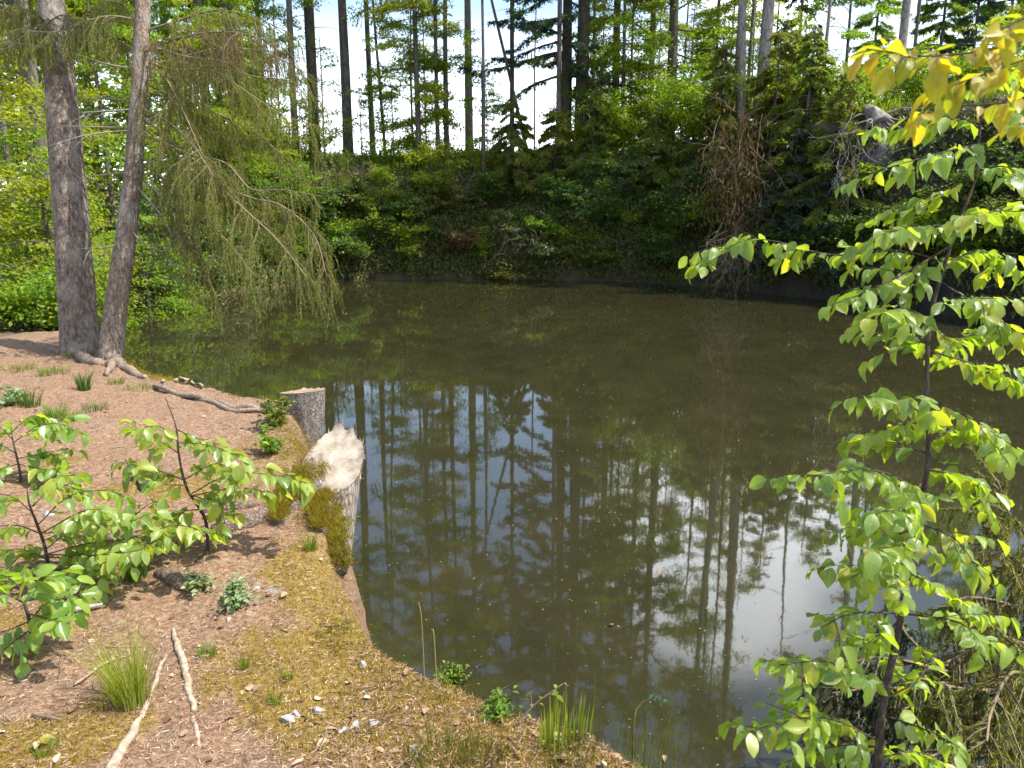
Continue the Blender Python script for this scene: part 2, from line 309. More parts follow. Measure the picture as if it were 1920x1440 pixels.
def terrain_mat():
    m, n, l, o = mat('forest_floor'); g = n.new('ShaderNodeNewGeometry'); P = g.outputs['Position']
    at_ = n.new('ShaderNodeAttribute'); at_.attribute_name = 'zone'; sp = n.new('ShaderNodeSeparateColor'); l.new(at_.outputs['Color'], sp.inputs[0])
    a = noise(n, l, P, 3.0, 10, .7); b = noise(n, l, P, 45.0, 8, .75); c2 = noise(n, l, P, 11.0, 8, .65); f = noise(n, l, P, 160.0, 4, .7)
    lit = ramp(n, [(.32, (.07, .04, .024)), (.48, (.21, .125, .075)), (.6, (.33, .215, .135)), (.75, (.47, .35, .24))]); l.new(b.outputs[0], lit.inputs[0])
    grey = ramp(n, [(.35, (.14, .095, .06)), (.65, (.38, .29, .20))]); l.new(f.outputs[0], grey.inputs[0])
    gm = ramp(n, [(.5, (0, 0, 0)), (.68, (.8, .8, .8))]); l.new(c2.outputs[0], gm.inputs[0])
    base = mixc(n, l, gm.outputs[0], lit.outputs[0], grey.outputs[0])
    moss = ramp(n, [(.34, (.07, .05, .012)), (.48, (.19, .135, .018)), (.6, (.28, .19, .024)), (.72, (.34, .25, .05))]); l.new(b.outputs[0], moss.inputs[0])
    base = mixc(n, l, sp.outputs[1], base, moss.outputs[0])
    soil = ramp(n, [(.3, (.035, .027, .016)), (.5, (.09, .07, .034)), (.62, (.10, .10, .03)), (.75, (.17, .135, .07))]); l.new(a.outputs[0], soil.inputs[0])
    rock = ramp(n, [(.3, (.016, .015, .012)), (.6, (.045, .042, .034)), (.8, (.10, .092, .075))]); l.new(c2.outputs[0], rock.inputs[0])
    far = mixc(n, l, sp.outputs[2], soil.outputs[0], rock.outputs[0])
    col = mixc(n, l, sp.outputs[0], far, base)
    p = principled(n, .9, .15); l.new(col, p.inputs['Base Color'])
    h = mixc(n, l, .5, b.outputs[0], f.outputs[0]); bp = n.new('ShaderNodeBump'); bp.inputs['Strength'].default_value = .8; bp.inputs['Distance'].default_value = .02
    l.new(h, bp.inputs['Height']); l.new(bp.outputs[0], p.inputs['Normal']); l.new(p.outputs[0], o.inputs[0]); return m
M['terrain'] = terrain_mat()
def water_mat():
    m, n, l, o = mat('pond_water'); g = n.new('ShaderNodeNewGeometry'); P = g.outputs['Position']
    a = noise(n, l, P, 1.3, 4); r = ramp(n, [(.35, (.021, .0205, .0085)), (.7, (.030, .027, .012))]); l.new(a.outputs[0], r.inputs[0])
    p = principled(n, .025, .5); p.inputs['IOR'].default_value = 1.5; l.new(r.outputs[0], p.inputs['Base Color'])
    b = noise(n, l, P, 5.0, 3, .5); bp = n.new('ShaderNodeBump'); bp.inputs['Strength'].default_value = .006; bp.inputs['Distance'].default_value = .05
    l.new(b.outputs[0], bp.inputs['Height']); l.new(bp.outputs[0], p.inputs['Normal']); l.new(p.outputs[0], o.inputs[0]); return m
M['water'] = water_mat()

# ------------------------------------------------------------------ terrain: one sheet, pond basin, near bank, wooded banks, ridge
# x, y, top height, run of the slope, rise beyond it, roughness, rockiness
SH = np.array([
 (.74, 2.08, 1.0, .30, .03, .03, 0), (.22, 2.48, 1.0, .30, .03, .03, 0), (-.28, 2.82, 1.0, .30, .03, .03, 0), (-.56, 3.22, 1.0, .30, .03, .03, 0),
 (-.70, 3.75, 1.0, .30, .03, .03, 0), (-.95, 4.6, 1.0, .32, .03, .03, 0), (-1.35, 5.6, 1.0, .34, .03, .03, 0), (-1.75, 6.75, 1.0, .34, .03, .03, 0), (-2.4, 7.1, 1.0, .3, .03, .03, 0),
 (-3.2, 7.6, 1.0, .3, .03, .03, 0), (-3.9, 8.3, 1.0, .3, .03, .04, 0), (-4.5, 9.4, 1.0, .4, .03, .05, 0), (-5.4, 10.5, 1.0, .5, .02, .06, 0), (-6.6, 12.0, .7, .7, .03, .08, 0),
 (-7.9, 14.0, .6, .8, .05, .1, 0), (-9.2, 17.0, .6, .9, .07, .12, 0), (-9.9, 20.5, .8, 1.2, .08, .15, 0), (-9.3, 24.5, 2.0, 2.2, .06, .25, .1), (-7.4, 28.4, 4.0, 3.5, .01, .4, .2),
 (-5.2, 30.0, 4.6, 4.0, 0, .45, .2), (-2, 30.4, 4.7, 4.0, 0, .45, .2), (.8, 30.2, 4.7, 4.0, 0, .45, .2), (4, 29.3, 4.8, 3.8, 0, .45, .3), (6.6, 27.5, 5.2, 3.2, 0, .45, .5),
 (9.0, 23.8, 5.5, 2.6, 0, .45, .8), (10.4, 21.0, 5.6, 2.2, 0, .45, 1), (12.0, 18.0, 5.5, 2.0, .01, .45, 1), (13.2, 13.0, 4.0, 2.2, .02, .4, .8), (12.4, 8.0, 2.4, 2.5, .03, .3, .4),
 (9.5, 4.6, 1.2, 1.2, .03, .12, .1), (6, 3.0, 1.0, .6, .03, .05, 0), (3.2, 2.1, 1.0, .4, .03, .03, 0), (1.75, 1.78, 1.0, .3, .03, .03, 0)], float)
_loop = np.vstack([SH, SH[:1]]); _cl = np.vstack([SH[-1:], SH, SH[:2]])
_m = 6; _pts = []
for i in range(len(SH)):
    a, b, c, d = _cl[i], _cl[i + 1], _cl[i + 2], _cl[i + 3] if i + 3 < len(_cl) else SH[1]
    for q in range(_m):
        f = q / _m; p = 0.5 * (2 * b + (c - a) * f + (2 * a - 5 * b + 4 * c - d) * f ** 2 + (3 * b - a - 3 * c + d) * f ** 3); p[2:] = b[2:] * (1 - f) + c[2:] * f; _pts.append(p)
_pts = np.array(_pts); _A = _pts[:, :2]; _B = np.roll(_pts, -1, 0)[:, :2]; _D = _B - _A; _DD = (_D ** 2).sum(1)
def shore(x, y):
    x = np.atleast_1d(np.asarray(x, float)); y = np.atleast_1d(np.asarray(y, float)); D = np.empty(len(x)); PR = np.empty((len(x), 5))
    for s in range(0, len(x), 20000):
        P = np.stack([x[s:s + 20000], y[s:s + 20000]], 1)[:, None]; rel = P - _A[None]
        t = np.clip((rel * _D).sum(2) / _DD, 0, 1); q = rel - t[..., None] * _D; d2 = (q ** 2).sum(2); d = np.sqrt(d2.min(1))
        cr = ((_A[None, :, 1] > P[..., 1]) != (_B[None, :, 1] > P[..., 1])) & (P[..., 0] < _A[None, :, 0] + (P[..., 1] - _A[None, :, 1]) * _D[None, :, 0] / np.where(_D[:, 1] == 0, 1e-9, _D[:, 1])[None])
        ins = cr.sum(1) % 2 == 1; D[s:s + 20000] = np.where(ins, -d, d)
        wgt = 1 / (d2 + .02) ** 2; wgt /= wgt.sum(1, keepdims=True); PR[s:s + 20000] = wgt @ _pts[:, 2:]
    return D, PR
def H(x, y, full=False):
    x = np.atleast_1d(np.asarray(x, float)); y = np.atleast_1d(np.asarray(y, float)); d, pr = shore(x, y)
    top, run, rise, rg, rk = pr.T
    dd = d + rg * .9 * fbm(x * .9, y * .9, 4, 2)
    dd = dd + .055 * fbm(x * 3.2 + 7, y * 3.2, 4, 7) * (top < 1.05) * (y < 9) * (y > -2)
    u = np.clip(dd / run, 0, 1); z = top * (1 - (1 - u) ** 1.7)
    z = z + np.clip(rise * np.maximum(dd - run, 0), -2, 3.0)
    z = z + rg * 1.2 * fbm(x * .55 + 9, y * .55, 5, 4) * u + rg * .35 * fbm(x * 2.1, y * 2.1, 4, 1) * u
    z = z + .05 * fbm(x * 1.2, y * 1.2, 4, 5) * u + .028 * fbm(x * 8, y * 8, 4, 6) * np.clip(dd * 4, 0, 1)
    r = np.hypot(x, y); z = z - np.clip((r - 43) * .07, 0, 4.0) * (z > .5) * np.clip((y + 5) / 30, 0, 1)
    z = np.where(d < 0, np.maximum(d * 1.2, -1.2) - .02, z); z = np.where(dd < 0, np.minimum(z, dd * 1.2 - .02), z)
    return (z, d, pr) if full else z
def hit(px, py, t0=1.0, t1=120.0):       # where the view ray first meets the ground
    d = ray(px, py); t = np.exp(np.linspace(math.log(t0), math.log(t1), 3000)); P = np.array([0, 0, CAM_Z]) + d * t[:, None]
    z = np.maximum(H(P[:, 0], P[:, 1]), 0); b = np.nonzero(P[:, 2] <= z)[0]
    i = b[0] if len(b) else 2999; return np.array([P[i, 0], P[i, 1], z[i]]), t[i]
def gz(x, y): return float(H(x, y)[0])

th = np.concatenate([np.linspace(-52, 52, 470), np.linspace(53.2, 307, 150)]) * math.pi / 180
rad = np.concatenate([np.geomspace(.35, 12, 250, endpoint=False), np.arange(12, 44, .22), np.geomspace(44, 900, 34)])
nt_, nr = len(th), len(rad)
X = (rad[:, None] * np.sin(th)[None]).ravel(); Y = (rad[:, None] * np.cos(th)[None]).ravel()
Z, Dsh, PRM = H(X, Y, True)
mossf = 2.4 * fbm(X * 2.1 + 3, Y * 2.1, 5, 3) + .18 * np.exp(-(np.maximum(Dsh, 0) / .9)) + .70 * np.clip(1 - (Y - 1.2) / 2.9, 0, 1) * np.clip(1.4 + X * .6, 0, 1) - .2
moss_m = .8 * np.clip((mossf - .16) * 3.0, 0, 1) * np.clip((5.6 - Y) / 1.6, 0, 1)
near_m = np.clip((14.5 - np.hypot(X, Y - 1)) / 3.5, 0, 1) * np.clip((PRM[:, 0] < 1.05) * 1.0, 0, 1)
zone = np.stack([near_m, moss_m, PRM[:, 4], np.ones_like(X)], 1)
mb = MB(); i = np.arange(nr - 1)[:, None] * nt_; j = np.arange(nt_)[None]; j2 = (j + 1) % nt_
mb.add(np.stack([X, Y, Z], 1), np.stack([i + j, i + nt_ + j, i + nt_ + j2, i + j2], -1).reshape(-1, 4))
mb.add([[0, 0, gz(0, 0)]]); mb.f.append(np.stack([np.full(nt_, mb.n - 1), np.arange(nt_), (np.arange(nt_) + 1) % nt_], -1))
tag(mb.build('ground', M['terrain'], smooth=True, col=np.vstack([zone, zone[:1]])), 'forest floor, wooded banks and rocky slopes round the pond', kind='structure')
mb = MB(); mb.add([(-20, -3, 0), (20, -3, 0), (20, 36, 0), (-20, 36, 0)], [[0, 1, 2, 3]])
tag(mb.build('water', M['water']), 'still murky brown pond water reflecting trees and sky', kind='structure')

# ------------------------------------------------------------------ growers (local coordinates, base at the origin)
def scatter_on_paths(paths, n, g, rad_, flat=.35):
    """n points round a list of twig paths, flattened into horizontal sprays"""
    K = len(paths); idx = g.integers(0, K, n); f = g.uniform(.1, 1.0, n); A = np.array(paths); x = f * (A.shape[1] - 1); i = np.minimum(x.astype(int), A.shape[1] - 2); q = (x - i)[:, None]
    p = A[idx, i] * (1 - q) + A[idx, i + 1] * q; t = unit(A[idx, i + 1] - A[idx, i])
    o = g.normal(0, 1, (n, 3)) * np.array([rad_, rad_, rad_ * flat]); return p + o, t
def grow_broadleaf(root, seed, H_, r0, crown0, spread, nl, leaf, leafm, barkm, lean=(0, 0), limbs=26, elev=(.1, .9), twig=9, spray=.15, dead=0, crown_shape=.55, top_thin=1.0):
    g = np.random.default_rng(seed); n = 26
    zz = np.linspace(0, 1, n); P = np.stack([lean[0] * zz * H_ + .12 * H_ * .06 * np.sin(zz * 5 + seed) * zz, lean[1] * zz * H_ + .1 * H_ * .06 * np.cos(zz * 4 + seed) * zz, zz * H_ - .25], 1)
    rr = r0 * (1 - zz) ** .8 + .012; rr[0] *= 1.35; rr[1] *= 1.08
    lb = MB(); tube(lb, P, rr, 9, rough=.12, seed=seed % 7); paths = []; dl = MB()
    for k in range(limbs):
        f = crown0 + (1 - crown0) * (k + g.random()) / limbs * .97; p, t = sample_path(P, np.array([f])); az = g.uniform(0, 2 * np.pi)
        prof = (math.sin(math.pi * min(1, ((f - crown0) / (1 - crown0)) ** crown_shape)) * .8 + .28)
        ln = spread * prof * g.uniform(.6, 1.2); e = g.uniform(*elev)
        d = np.array([math.cos(az) * math.cos(e), math.sin(az) * math.cos(e), math.sin(e)])
        Q = bough(p[0], d, ln, 7, .45, .1, g); rb = max(.012, .26 * r0 * (1 - f) ** .5 * min(1, ln / 2)); tube(lb, Q, np.linspace(rb, .006, 7), 5)
        for m in range(twig):
            ff = g.uniform(.25, 1); q, tt = sample_path(Q, np.array([ff])); sd = g.choice([-1, 1]); s_ = unit(np.cross(tt[0], [0, 0, 1]))
            dd = unit(tt[0] * .7 + s_ * sd * g.uniform(.4, 1) + np.array([0, 0, g.normal(.0, .15)])); T2 = bough(q[0], dd, g.uniform(.3, .9) * min(1, spread * .4 + .3), 5, .25, .1, g)
            paths.append(T2)
            if m % 2 == 0: tube(lb, T2, np.linspace(.008, .004, 5), 3, cap=False)
    for k in range(dead):
        f = g.uniform(.08, max(.12, crown0)); p, t = sample_path(P, np.array([f])); az = g.uniform(0, 6.28); tube(lb, bough(p[0], (math.cos(az), math.sin(az), g.uniform(-.2, .3)), g.uniform(.3, 1.6), 5, .2, .12, g), np.linspace(.018, .004, 5), 4)
    lb.build('trunk', barkm, root, True)
    fo = MB(); p, t = scatter_on_paths(paths, int(nl * 1.5), g, spray)
    a = unit(t * .6 + g.normal(0, .7, p.shape) * [1, 1, .35] + [0, 0, -.25]); nn = unit(np.array([0, 0, 1.0]) + g.normal(0, .42, p.shape))
    leaf_cards(fo, p, a, nn, leaf * g.uniform(.65, 1.25, len(p)), .62); fo.build('crown', leafm, root)
    return root
def grow_spruce(root, seed, H_, r0, crown0, spread, leafm, barkm, lean=(0, 0), dens=1.0, droop=.55, strip=(.36, .022), dead=14, whorl=.42):
    g = np.random.default_rng(seed); n = 24; zz = np.linspace(0, 1, n)
    P = np.stack([lean[0] * zz * H_, lean[1] * zz * H_, zz * H_ - .25], 1); rr = r0 * (1 - zz) ** .85 + .012; rr[0] *= 1.3
    lb = MB(); tube(lb, P, rr, 9, rough=.1, seed=seed % 5); cs, as_, ns, ss = [], [], [], []; z = crown0 * H_
    while z < H_ * .985:
        f = z / H_
        for k in range(g.integers(3, 6)):
            az = g.uniform(0, 6.283); ln = (spread * (1 - max(0, (f - crown0) / (1 - crown0)) ** 1.1) + .25) * g.uniform(.6, 1.15); p, _ = sample_path(P, np.array([min(.999, (z + g.uniform(-.15, .15) + .25) / H_)]))
            d = np.array([math.cos(az), math.sin(az), g.uniform(-.25, .2)]); Q = bough(p[0], d, ln, 7, droop, .06, g); Q[-2:, 2] += [.02 * ln, .1 * ln]
            tube(lb, Q, np.linspace(.012 + .012 * ln, .004, 7), 4, cap=False)
            m = max(8, int(46 * ln * dens)); ff = g.uniform(.12, 1, m) ** .8; q, tt = sample_path(Q, ff); s_ = unit(np.cross(tt, [0, 0, 1])) * g.choice([-1, 1], (m, 1))
            d2 = unit(tt * g.uniform(.2, .9, (m, 1)) + s_ * g.uniform(.3, 1.3, (m, 1)) + np.array([0, 0, -1]) * g.uniform(.1, .9, (m, 1)) + g.normal(0, .12, (m, 3))); L2 = strip[0] * g.uniform(.5, 1.3, m) * (.5 + .5 * min(1, ln))
            cs.append(q + d2 * L2[:, None] / 2); as_.append(d2); ns.append(unit(g.normal(0, 1, (m, 3)) + [0, 0, .6])); ss.append(L2)
        z += whorl * g.uniform(.7, 1.3)
    for k in range(dead):
        zd = g.uniform(.06, max(.1, crown0)) * H_; p, _ = sample_path(P, np.array([zd / H_])); az = g.uniform(0, 6.283); tube(lb, bough(p[0], (math.cos(az), math.sin(az), g.uniform(-.3, .25)), g.uniform(.4, 1.8), 5, .3, .1, g), np.linspace(.014, .004, 5), 3, cap=False)
    lb.build('trunk', barkm, root, True)
    fo = MB(); c, a, nn, s = np.concatenate(cs), np.concatenate(as_), np.concatenate(ns), np.concatenate(ss)
    leaf_cards(fo, c, a, nn, s, strip[1] / strip[0] * 1.6)
    k = len(c); sd = unit(np.cross(a, nn)); ii = np.arange(k)          # short side shoots along each strip
    for q in (-.2, .15):
        for sg in (-1, 1): leaf_cards(fo, c + a * (s * q)[:, None] + sd * (sg * s * .14)[:, None], unit(a * .8 + sd * sg), nn, s * .42, .3)
    fo.build('crown', leafm, root); return root
def grow_shrub(root, seed, wd, ht, nl, leaf, leafm, stemm, stems=7, spray=.09, lift=.6, flat=.5):
    g = np.random.default_rng(seed); sb = MB(); paths = []
    for k in range(stems):
        az = g.uniform(0, 6.283); d = unit(np.array([math.cos(az) * wd * .5, math.sin(az) * wd * .5, ht * g.uniform(.5, 1.3)])); Q = bough(g.normal(0, .05 * wd, 3) * [1, 1, 0], d, g.uniform(.65, 1.1) * math.hypot(wd * .5, ht), 7, .4, .12, g); tube(sb, Q, np.linspace(.008 + .008 * ht, .003, 7), 4)
        for m in range(9):
            q, tt = sample_path(Q, np.array([g.uniform(.25, 1)])); az = g.uniform(0, 6.283); T2 = bough(q[0], unit(tt[0] * .6 + np.array([math.cos(az), math.sin(az), g.uniform(-.1, .35)])), g.uniform(.15, .38) * wd, 5, .35, .12, g); paths.append(T2); tube(sb, T2, np.linspace(.005, .002, 5), 3, cap=False)
    sb.build('stems', stemm, root, True); fo = MB(); p, t = scatter_on_paths(paths, nl, g, spray, flat)
    a = unit(t * .5 + g.normal(0, .8, p.shape) * [1, 1, .4] + [0, 0, -.3]); nn = unit(np.array([0, 0, 1.0]) + g.normal(0, .45, p.shape)); leaf_cards(fo, p, a, nn, leaf * g.uniform(.6, 1.3, len(p)), .66); fo.build('foliage', leafm, root); return root
def grow_tangle(root, seed, size, n, matn, hang=1.0, name='dead_twigs'):
    g = np.random.default_rng(seed); sb = MB()
    for k in range(n):
        p = g.normal(0, .28, 3) * size; d = unit(np.array([g.normal(0, .6), g.normal(0, .5), -hang + g.normal(0, .5)])); L_ = g.uniform(.4, 1.0) * size[2]; Q = bough(p, d, L_, 7, .3, .2, g); tube(sb, Q, np.linspace(.011, .003, 7), 3, cap=False)
        for m in range(3): q, t = sample_path(Q, np.array([g.uniform(.3, .9)])); tube(sb, bough(q[0], unit(t[0] + g.normal(0, .6, 3)), L_ * .4, 5, .3, .2, g), np.linspace(.006, .002, 5), 3, cap=False)
    sb.build(name, matn, root, True); return root
def blades(mb, base, n, h, spread, g=rng, wd=.004, lean=(0, 0), bend=.5, hmin=.45):
    az = g.uniform(0, 6.283, n); rr = np.sqrt(g.random(n)) * spread; hh = h * g.uniform(hmin, 1.1, n); out_ = g.uniform(.05, bend, n)
    b = np.asarray(base) + np.stack([np.cos(az) * rr, np.sin(az) * rr, np.zeros(n)], 1); dxy = np.stack([np.cos(az) * out_ + lean[0], np.sin(az) * out_ + lean[1], np.zeros(n)], 1)
    ph = g.uniform(0, 6.283, n); sd = np.stack([np.cos(ph), np.sin(ph), np.zeros(n)], 1) * wd / 2; V = []
    for f, wq in ((0, 1), (.35, .95), (.7, .65)):
        c = b + dxy * (hh * f ** 1.8)[:, None] + np.array([0, 0, 1]) * (hh * f)[:, None]; V += [c - sd * wq, c + sd * wq]
    V.append(b + dxy * hh[:, None] + np.array([0, 0, 1]) * (hh * .97)[:, None]); V = np.stack(V, 1).reshape(-1, 3); o = np.arange(n)[:, None] * 7
    mb.add(V, np.vstack([o + [0, 1, 3, 2], o + [2, 3, 5, 4]]), o + [4, 5, 6])

# ------------------------------------------------------------------ trees on the far bank: px of the foot, metres along the view axis
def base_of(px, t, py=300):
    p = at(px, py, t); return np.array([p[0], p[1], gz(p[0], p[1])])
def far_tree(name, kind, px, t, Ht, r0, seed, label, cat='tree', group='trees on the far bank', lean=(0, 0), **k):
    b = base_of(px, t); o = thing(name, b, label, cat, group)
    if kind == 'b': grow_broadleaf(o, seed, Ht, r0, k.pop('c0', .3), k.pop('sp', 3.0), k.pop('nl', 9000), k.pop('leaf', .105), k.pop('lm', M['far_beech']), k.pop('bm', M['bark_far']), lean, **k)
    else: grow_spruce(o, seed, Ht, r0, k.pop('c0', .3), k.pop('sp', 2.6), k.pop('lm', M['spruce']), k.pop('bm', M['bark_far']), lean, **k)
    return o
BM = M['bark_mossy']; BP = M['bark_pale']
far_tree('spruce_tree', 's', 452, 34, 25, .21, 11, 'slim straight spruce trunk rising just behind the drooping spruce curtain, leftmost on the far bank', c0=.42, lean=(.004, 0))
far_tree('beech_tree', 'b', 556, 33, 20, .15, 12, 'thin grey trunk left of the thick mossy trunk on the far bank', c0=.34, nl=7000, lean=(.002, 0))
far_tree('beech_tree', 'b', 592, 34, 26, .25, 13, 'thick mossy green trunk just left of the dark forked trunk on the far bank', c0=.36, bm=BM, sp=3.6, dead=6, nl=11000)
far_tree('beech_tree', 'b', 654, 35, 25, .225, 14, 'dark smooth trunk with forked upper limbs standing against white sky at the bank top', c0=.27, sp=3.4, elev=(.5, 1.1), nl=8000, dead=2, limbs=22)
far_tree('young_tree', 'b', 724, 34, 13, .07, 15, 'thin leaning sapling pole right of the forked dark trunk', lean=(-.04, 0), c0=.55, nl=1800, sp=1.3, limbs=12)
far_tree('beech_tree', 'b', 786, 33, 15, .12, 16, 'bright leafy young beech clothed in green sprays almost down to the bank', c0=.06, nl=15000, sp=2.3, limbs=64, lm=M['far_yellow'], elev=(-.1, .4), leaf=.125)
far_tree('young_tree', 'b', 822, 33.5, 19, .09, 17, 'left one of two thin dark stems standing side by side behind the bright beech', c0=.2, nl=6500, sp=1.9)
far_tree('young_tree', 'b', 838, 34, 21, .11, 18, 'right one of two thin dark stems standing side by side behind the bright beech', c0=.18, nl=7500, sp=2.1)
far_tree('pine_tree', 's', 880, 38, 26, .20, 19, 'pale brown straight trunk between the paired thin stems and the long thin pole', c0=.5, bm=BP, sp=2.4, dead=5)
far_tree('young_tree', 'b', 907, 31.5, 17, .065, 20, 'very thin long dark pole rooted below the bank edge near the middle', c0=.5, nl=2500, sp=1.4, limbs=14)
far_tree('young_tree', 'b', 996, 34, 13.5, .075, 21, 'thin stem leaning strongly to the left across the white sky', lean=(-.24, 0), c0=.6, nl=1800, sp=1.3, limbs=10)
far_tree('young_tree', 'b', 1002, 32.5, 8, .035, 22, 'slender upright stem just right of the strongly leaning stem', c0=.5, nl=1200, sp=.8, limbs=10)
far_tree('spruce_tree', 's', 1046, 32.5, 22, .11, 23, 'slim dark spruce hard against the left side of the thick mossy pair', c0=.45, sp=1.7, dens=.6)
far_tree('spruce_tree', 's', 1060, 34, 27, .24, 24, 'tall dark spruce spreading flat bluish boughs to the left over the sky', c0=.14, sp=4.6, dens=.55, droop=.3, bm=BM, whorl=.75)
far_tree('beech_tree', 'b', 1088, 33.5, 27, .29, 25, 'thickest mossy trunk in the middle of the far bank', c0=.3, bm=BM, sp=3.6, nl=11000, dead=8)
far_tree('young_tree', 'b', 1108, 35, 16, .08, 26, 'thin pale stem on the right side of the thickest mossy trunk', c0=.5, nl=1800, sp=1.2, bm=BP, limbs=12)
far_tree('beech_tree', 'b', 1165, 34, 11, .10, 27, 'leafy low beech with yellow green sprays between the two mossy trunks', c0=.1, nl=11000, sp=2.4, limbs=40, elev=(-.1, .4), lm=M['far_yellow'], leaf=.125)
far_tree('beech_tree', 'b', 1253, 32, 24, .21, 28, 'dark mossy trunk wrapped in green beech leaves right of centre', c0=.14, bm=BM, sp=3.3, nl=17000, limbs=46, elev=(-.05, .6), leaf=.125)
far_tree('pine_tree', 'b', 1388, 28, 21, .16, 29, 'grey trunk leaning left with a crooked bend above the brown brush', lean=(-.045, 0), c0=.5, bm=BP, nl=3500, sp=2.0, dead=5)
far_tree('young_tree', 'b', 1372, 29, 18, .085, 30, 'thin straight stem just left of the crooked leaning grey trunk', c0=.5, nl=2200, sp=1.3)
far_tree('young_tree', 'b', 1394, 29.5, 17, .07, 31, 'thin dark stem just right of the crooked leaning grey trunk', c0=.5, nl=2000, sp=1.2)
far_tree('pine_tree', 's', 1418, 28, 24, .22, 32, 'clean pale grey straight trunk tilting slightly right at the cliff top', lean=(.015, 0), c0=.55, bm=BP, sp=1.7, dens=.6, dead=4)
far_tree('spruce_tree', 's', 1482, 34, 11, .09, 33, 'small dark spruce top standing alone against the white sky', c0=.3, sp=1.1, dens=.9)
far_tree('dead_tree', 'b', 1526, 25, 10.5, .06, 34, 'bare dead pole with short stubs left of the mossy rock', c0=.85, nl=60, sp=.4, limbs=6, dead=14, lean=(.03, 0), bm=BP)
far_tree('pine_tree', 's', 1668, 26, 19, .15, 35, 'grey trunk rising behind the uprooted stump', c0=.55, bm=BP, sp=1.9, dens=.8, lean=(.008, 0), dead=3)
far_tree('young_tree', 'b', 1694, 27, 15, .06, 36, 'thin dark stem beside the grey trunk behind the uprooted stump', c0=.5, nl=1500, sp=1.1, limbs=10)
far_tree('beech_tree', 'b', 1330, 36, 15, .12, 37, 'bushy green tree filling the gap behind the crooked leaning grey trunk', c0=.12, nl=11000, sp=2.6, limbs=34)
far_tree('beech_tree', 'b', 1570, 33, 9.0, .1, 38, 'rounded light green tree on the rise left of the uprooted stump', c0=.08, nl=11000, sp=2.2, limbs=32, lm=M['far_beech'])
far_tree('larch_tree', 's', 1620, 37, 11, .1, 39, 'feathery light green larch behind the rounded green tree', c0=.08, sp=1.9, lm=M['larch'], dens=1.3)
far_tree('larch_tree', 's', 1740, 33, 10, .09, 40, 'feathery light green larch standing behind the cliff under the yellow branch', c0=.06, sp=2.0, lm=M['larch'], dens=1.3)
far_tree('spruce_tree', 's', 1800, 27, 7, .08, 41, 'dark young spruce above the cliff behind the yellow leaves', c0=.04, sp=1.6)
far_tree('larch_tree', 's', 1860, 33, 11, .1, 42, 'tallest feathery larch at the right edge above the cliff', c0=.06, sp=2.1, lm=M['larch'], dens=1.3)
far_tree('beech_tree', 'b', 1960, 26, 8, .1, 43, 'leafy tree at the right margin above the dark cliff', c0=.1, nl=8000, sp=2.4, limbs=28)
far_tree('beech_tree', 'b', 500, 37, 17, .14, 44, 'green leafy beech filling the gap left of the thin grey trunk', c0=.08, nl=12000, sp=2.8, limbs=36)
far_tree('spruce_tree', 's', 1150, 38, 24, .2, 45, 'tall dim spruce behind the leafy low beech in the middle', c0=.45, sp=2.4, dens=.7)
far_tree('spruce_tree', 's', 960, 39, 24, .13, 46, 'dim spruce crown behind the strongly leaning stem', c0=.6, sp=2.2, dens=.7)
far_tree('beech_tree', 'b', 700, 40, 22, .16, 47, 'pale distant beech crown behind the thin leaning sapling pole', c0=.55, nl=8000, sp=2.8)
far_tree('spruce_tree', 's', 1215, 37, 23, .17, 48, 'dim spruce behind the leaf wrapped dark mossy trunk', c0=.5, sp=2.2, dens=.7)

# ------------------------------------------------------------------ saplings and shrubs along the top of the far bank
rs = np.random.default_rng(21)
def place(name, px, py, label, cat, group, t=None):
    if t is None: p, t = hit(px, py)
    else: p = base_of(px, t, py)
    return thing(name, p, label, cat, group)
RIDGE = [  # px, t, height, width, kind
 (620, 34.2, 1.7, 2.2, 'far_beech', 'low green bush at the bank top just left of the dark forked trunk'),
 (690, 34.0, 1.9, 2.4, 'far_beech', 'green bush at the bank top between the dark forked trunk and the thin leaning pole'),
 (760, 32.6, 1.6, 2.8, 'far_beech', 'layered green bush at the foot of the bright leafy beech'),
 (850, 33.0, 2.0, 2.8, 'far_yellow', 'yellow green bush behind the very thin long dark pole'),
 (940, 33.0, 2.0, 2.6, 'far_beech', 'broad green bush at the bank top under the strongly leaning stem'),
 (1015, 33.6, 2.2, 2.2, 'far_yellow', 'bright rounded bush touching the tall dark spruce from the left'),
 (1140, 32.5, 2.3, 2.6, 'far_yellow', 'yellow green bush right of the thickest mossy trunk'),
 (1200, 32.0, 2.5, 2.6, 'far_yellow', 'bright bush against the sky left of the leaf wrapped trunk'),
 (1300, 30.5, 2.4, 2.6, 'far_beech', 'green bush at the bank top right of the leaf wrapped trunk'),
 (1345, 29.0, 2.2, 2.2, 'far_yellow', 'yellow green bush left of the crooked leaning trunk'),
 (1465, 27.8, 2.3, 2.2, 'far_beech', 'green bush right of the clean pale grey trunk'),
 (1540, 28.0, 2.6, 2.8, 'far_beech', 'dense green bush behind the mossy rock'),
 (1600, 28.5, 2.6, 2.8, 'far_beech', 'dense green bush directly behind the uprooted stump'),
 (1720, 25.5, 2.2, 2.4, 'far_beech', 'green bush above the dark cliff right of the uprooted stump'),
 (1790, 24.5, 1.9, 2.4, 'dark_leaf', 'dark bush on the cliff top behind the sapling tip'),
 (1890, 22.5, 2.0, 2.6, 'far_beech', 'green bush on the cliff top at the right margin'),
 (560, 33.0, 2.0, 2.6, 'far_beech', 'green bush at the foot of the thin grey trunk'),
 (510, 32.0, 2.4, 2.8, 'far_beech', 'tall green bush at the left end of the bank top'),
 (450, 30.5, 2.6, 3.0, 'far_yellow', 'bright bush seen through the hanging spruce twigs, highest on the left bank'),
]
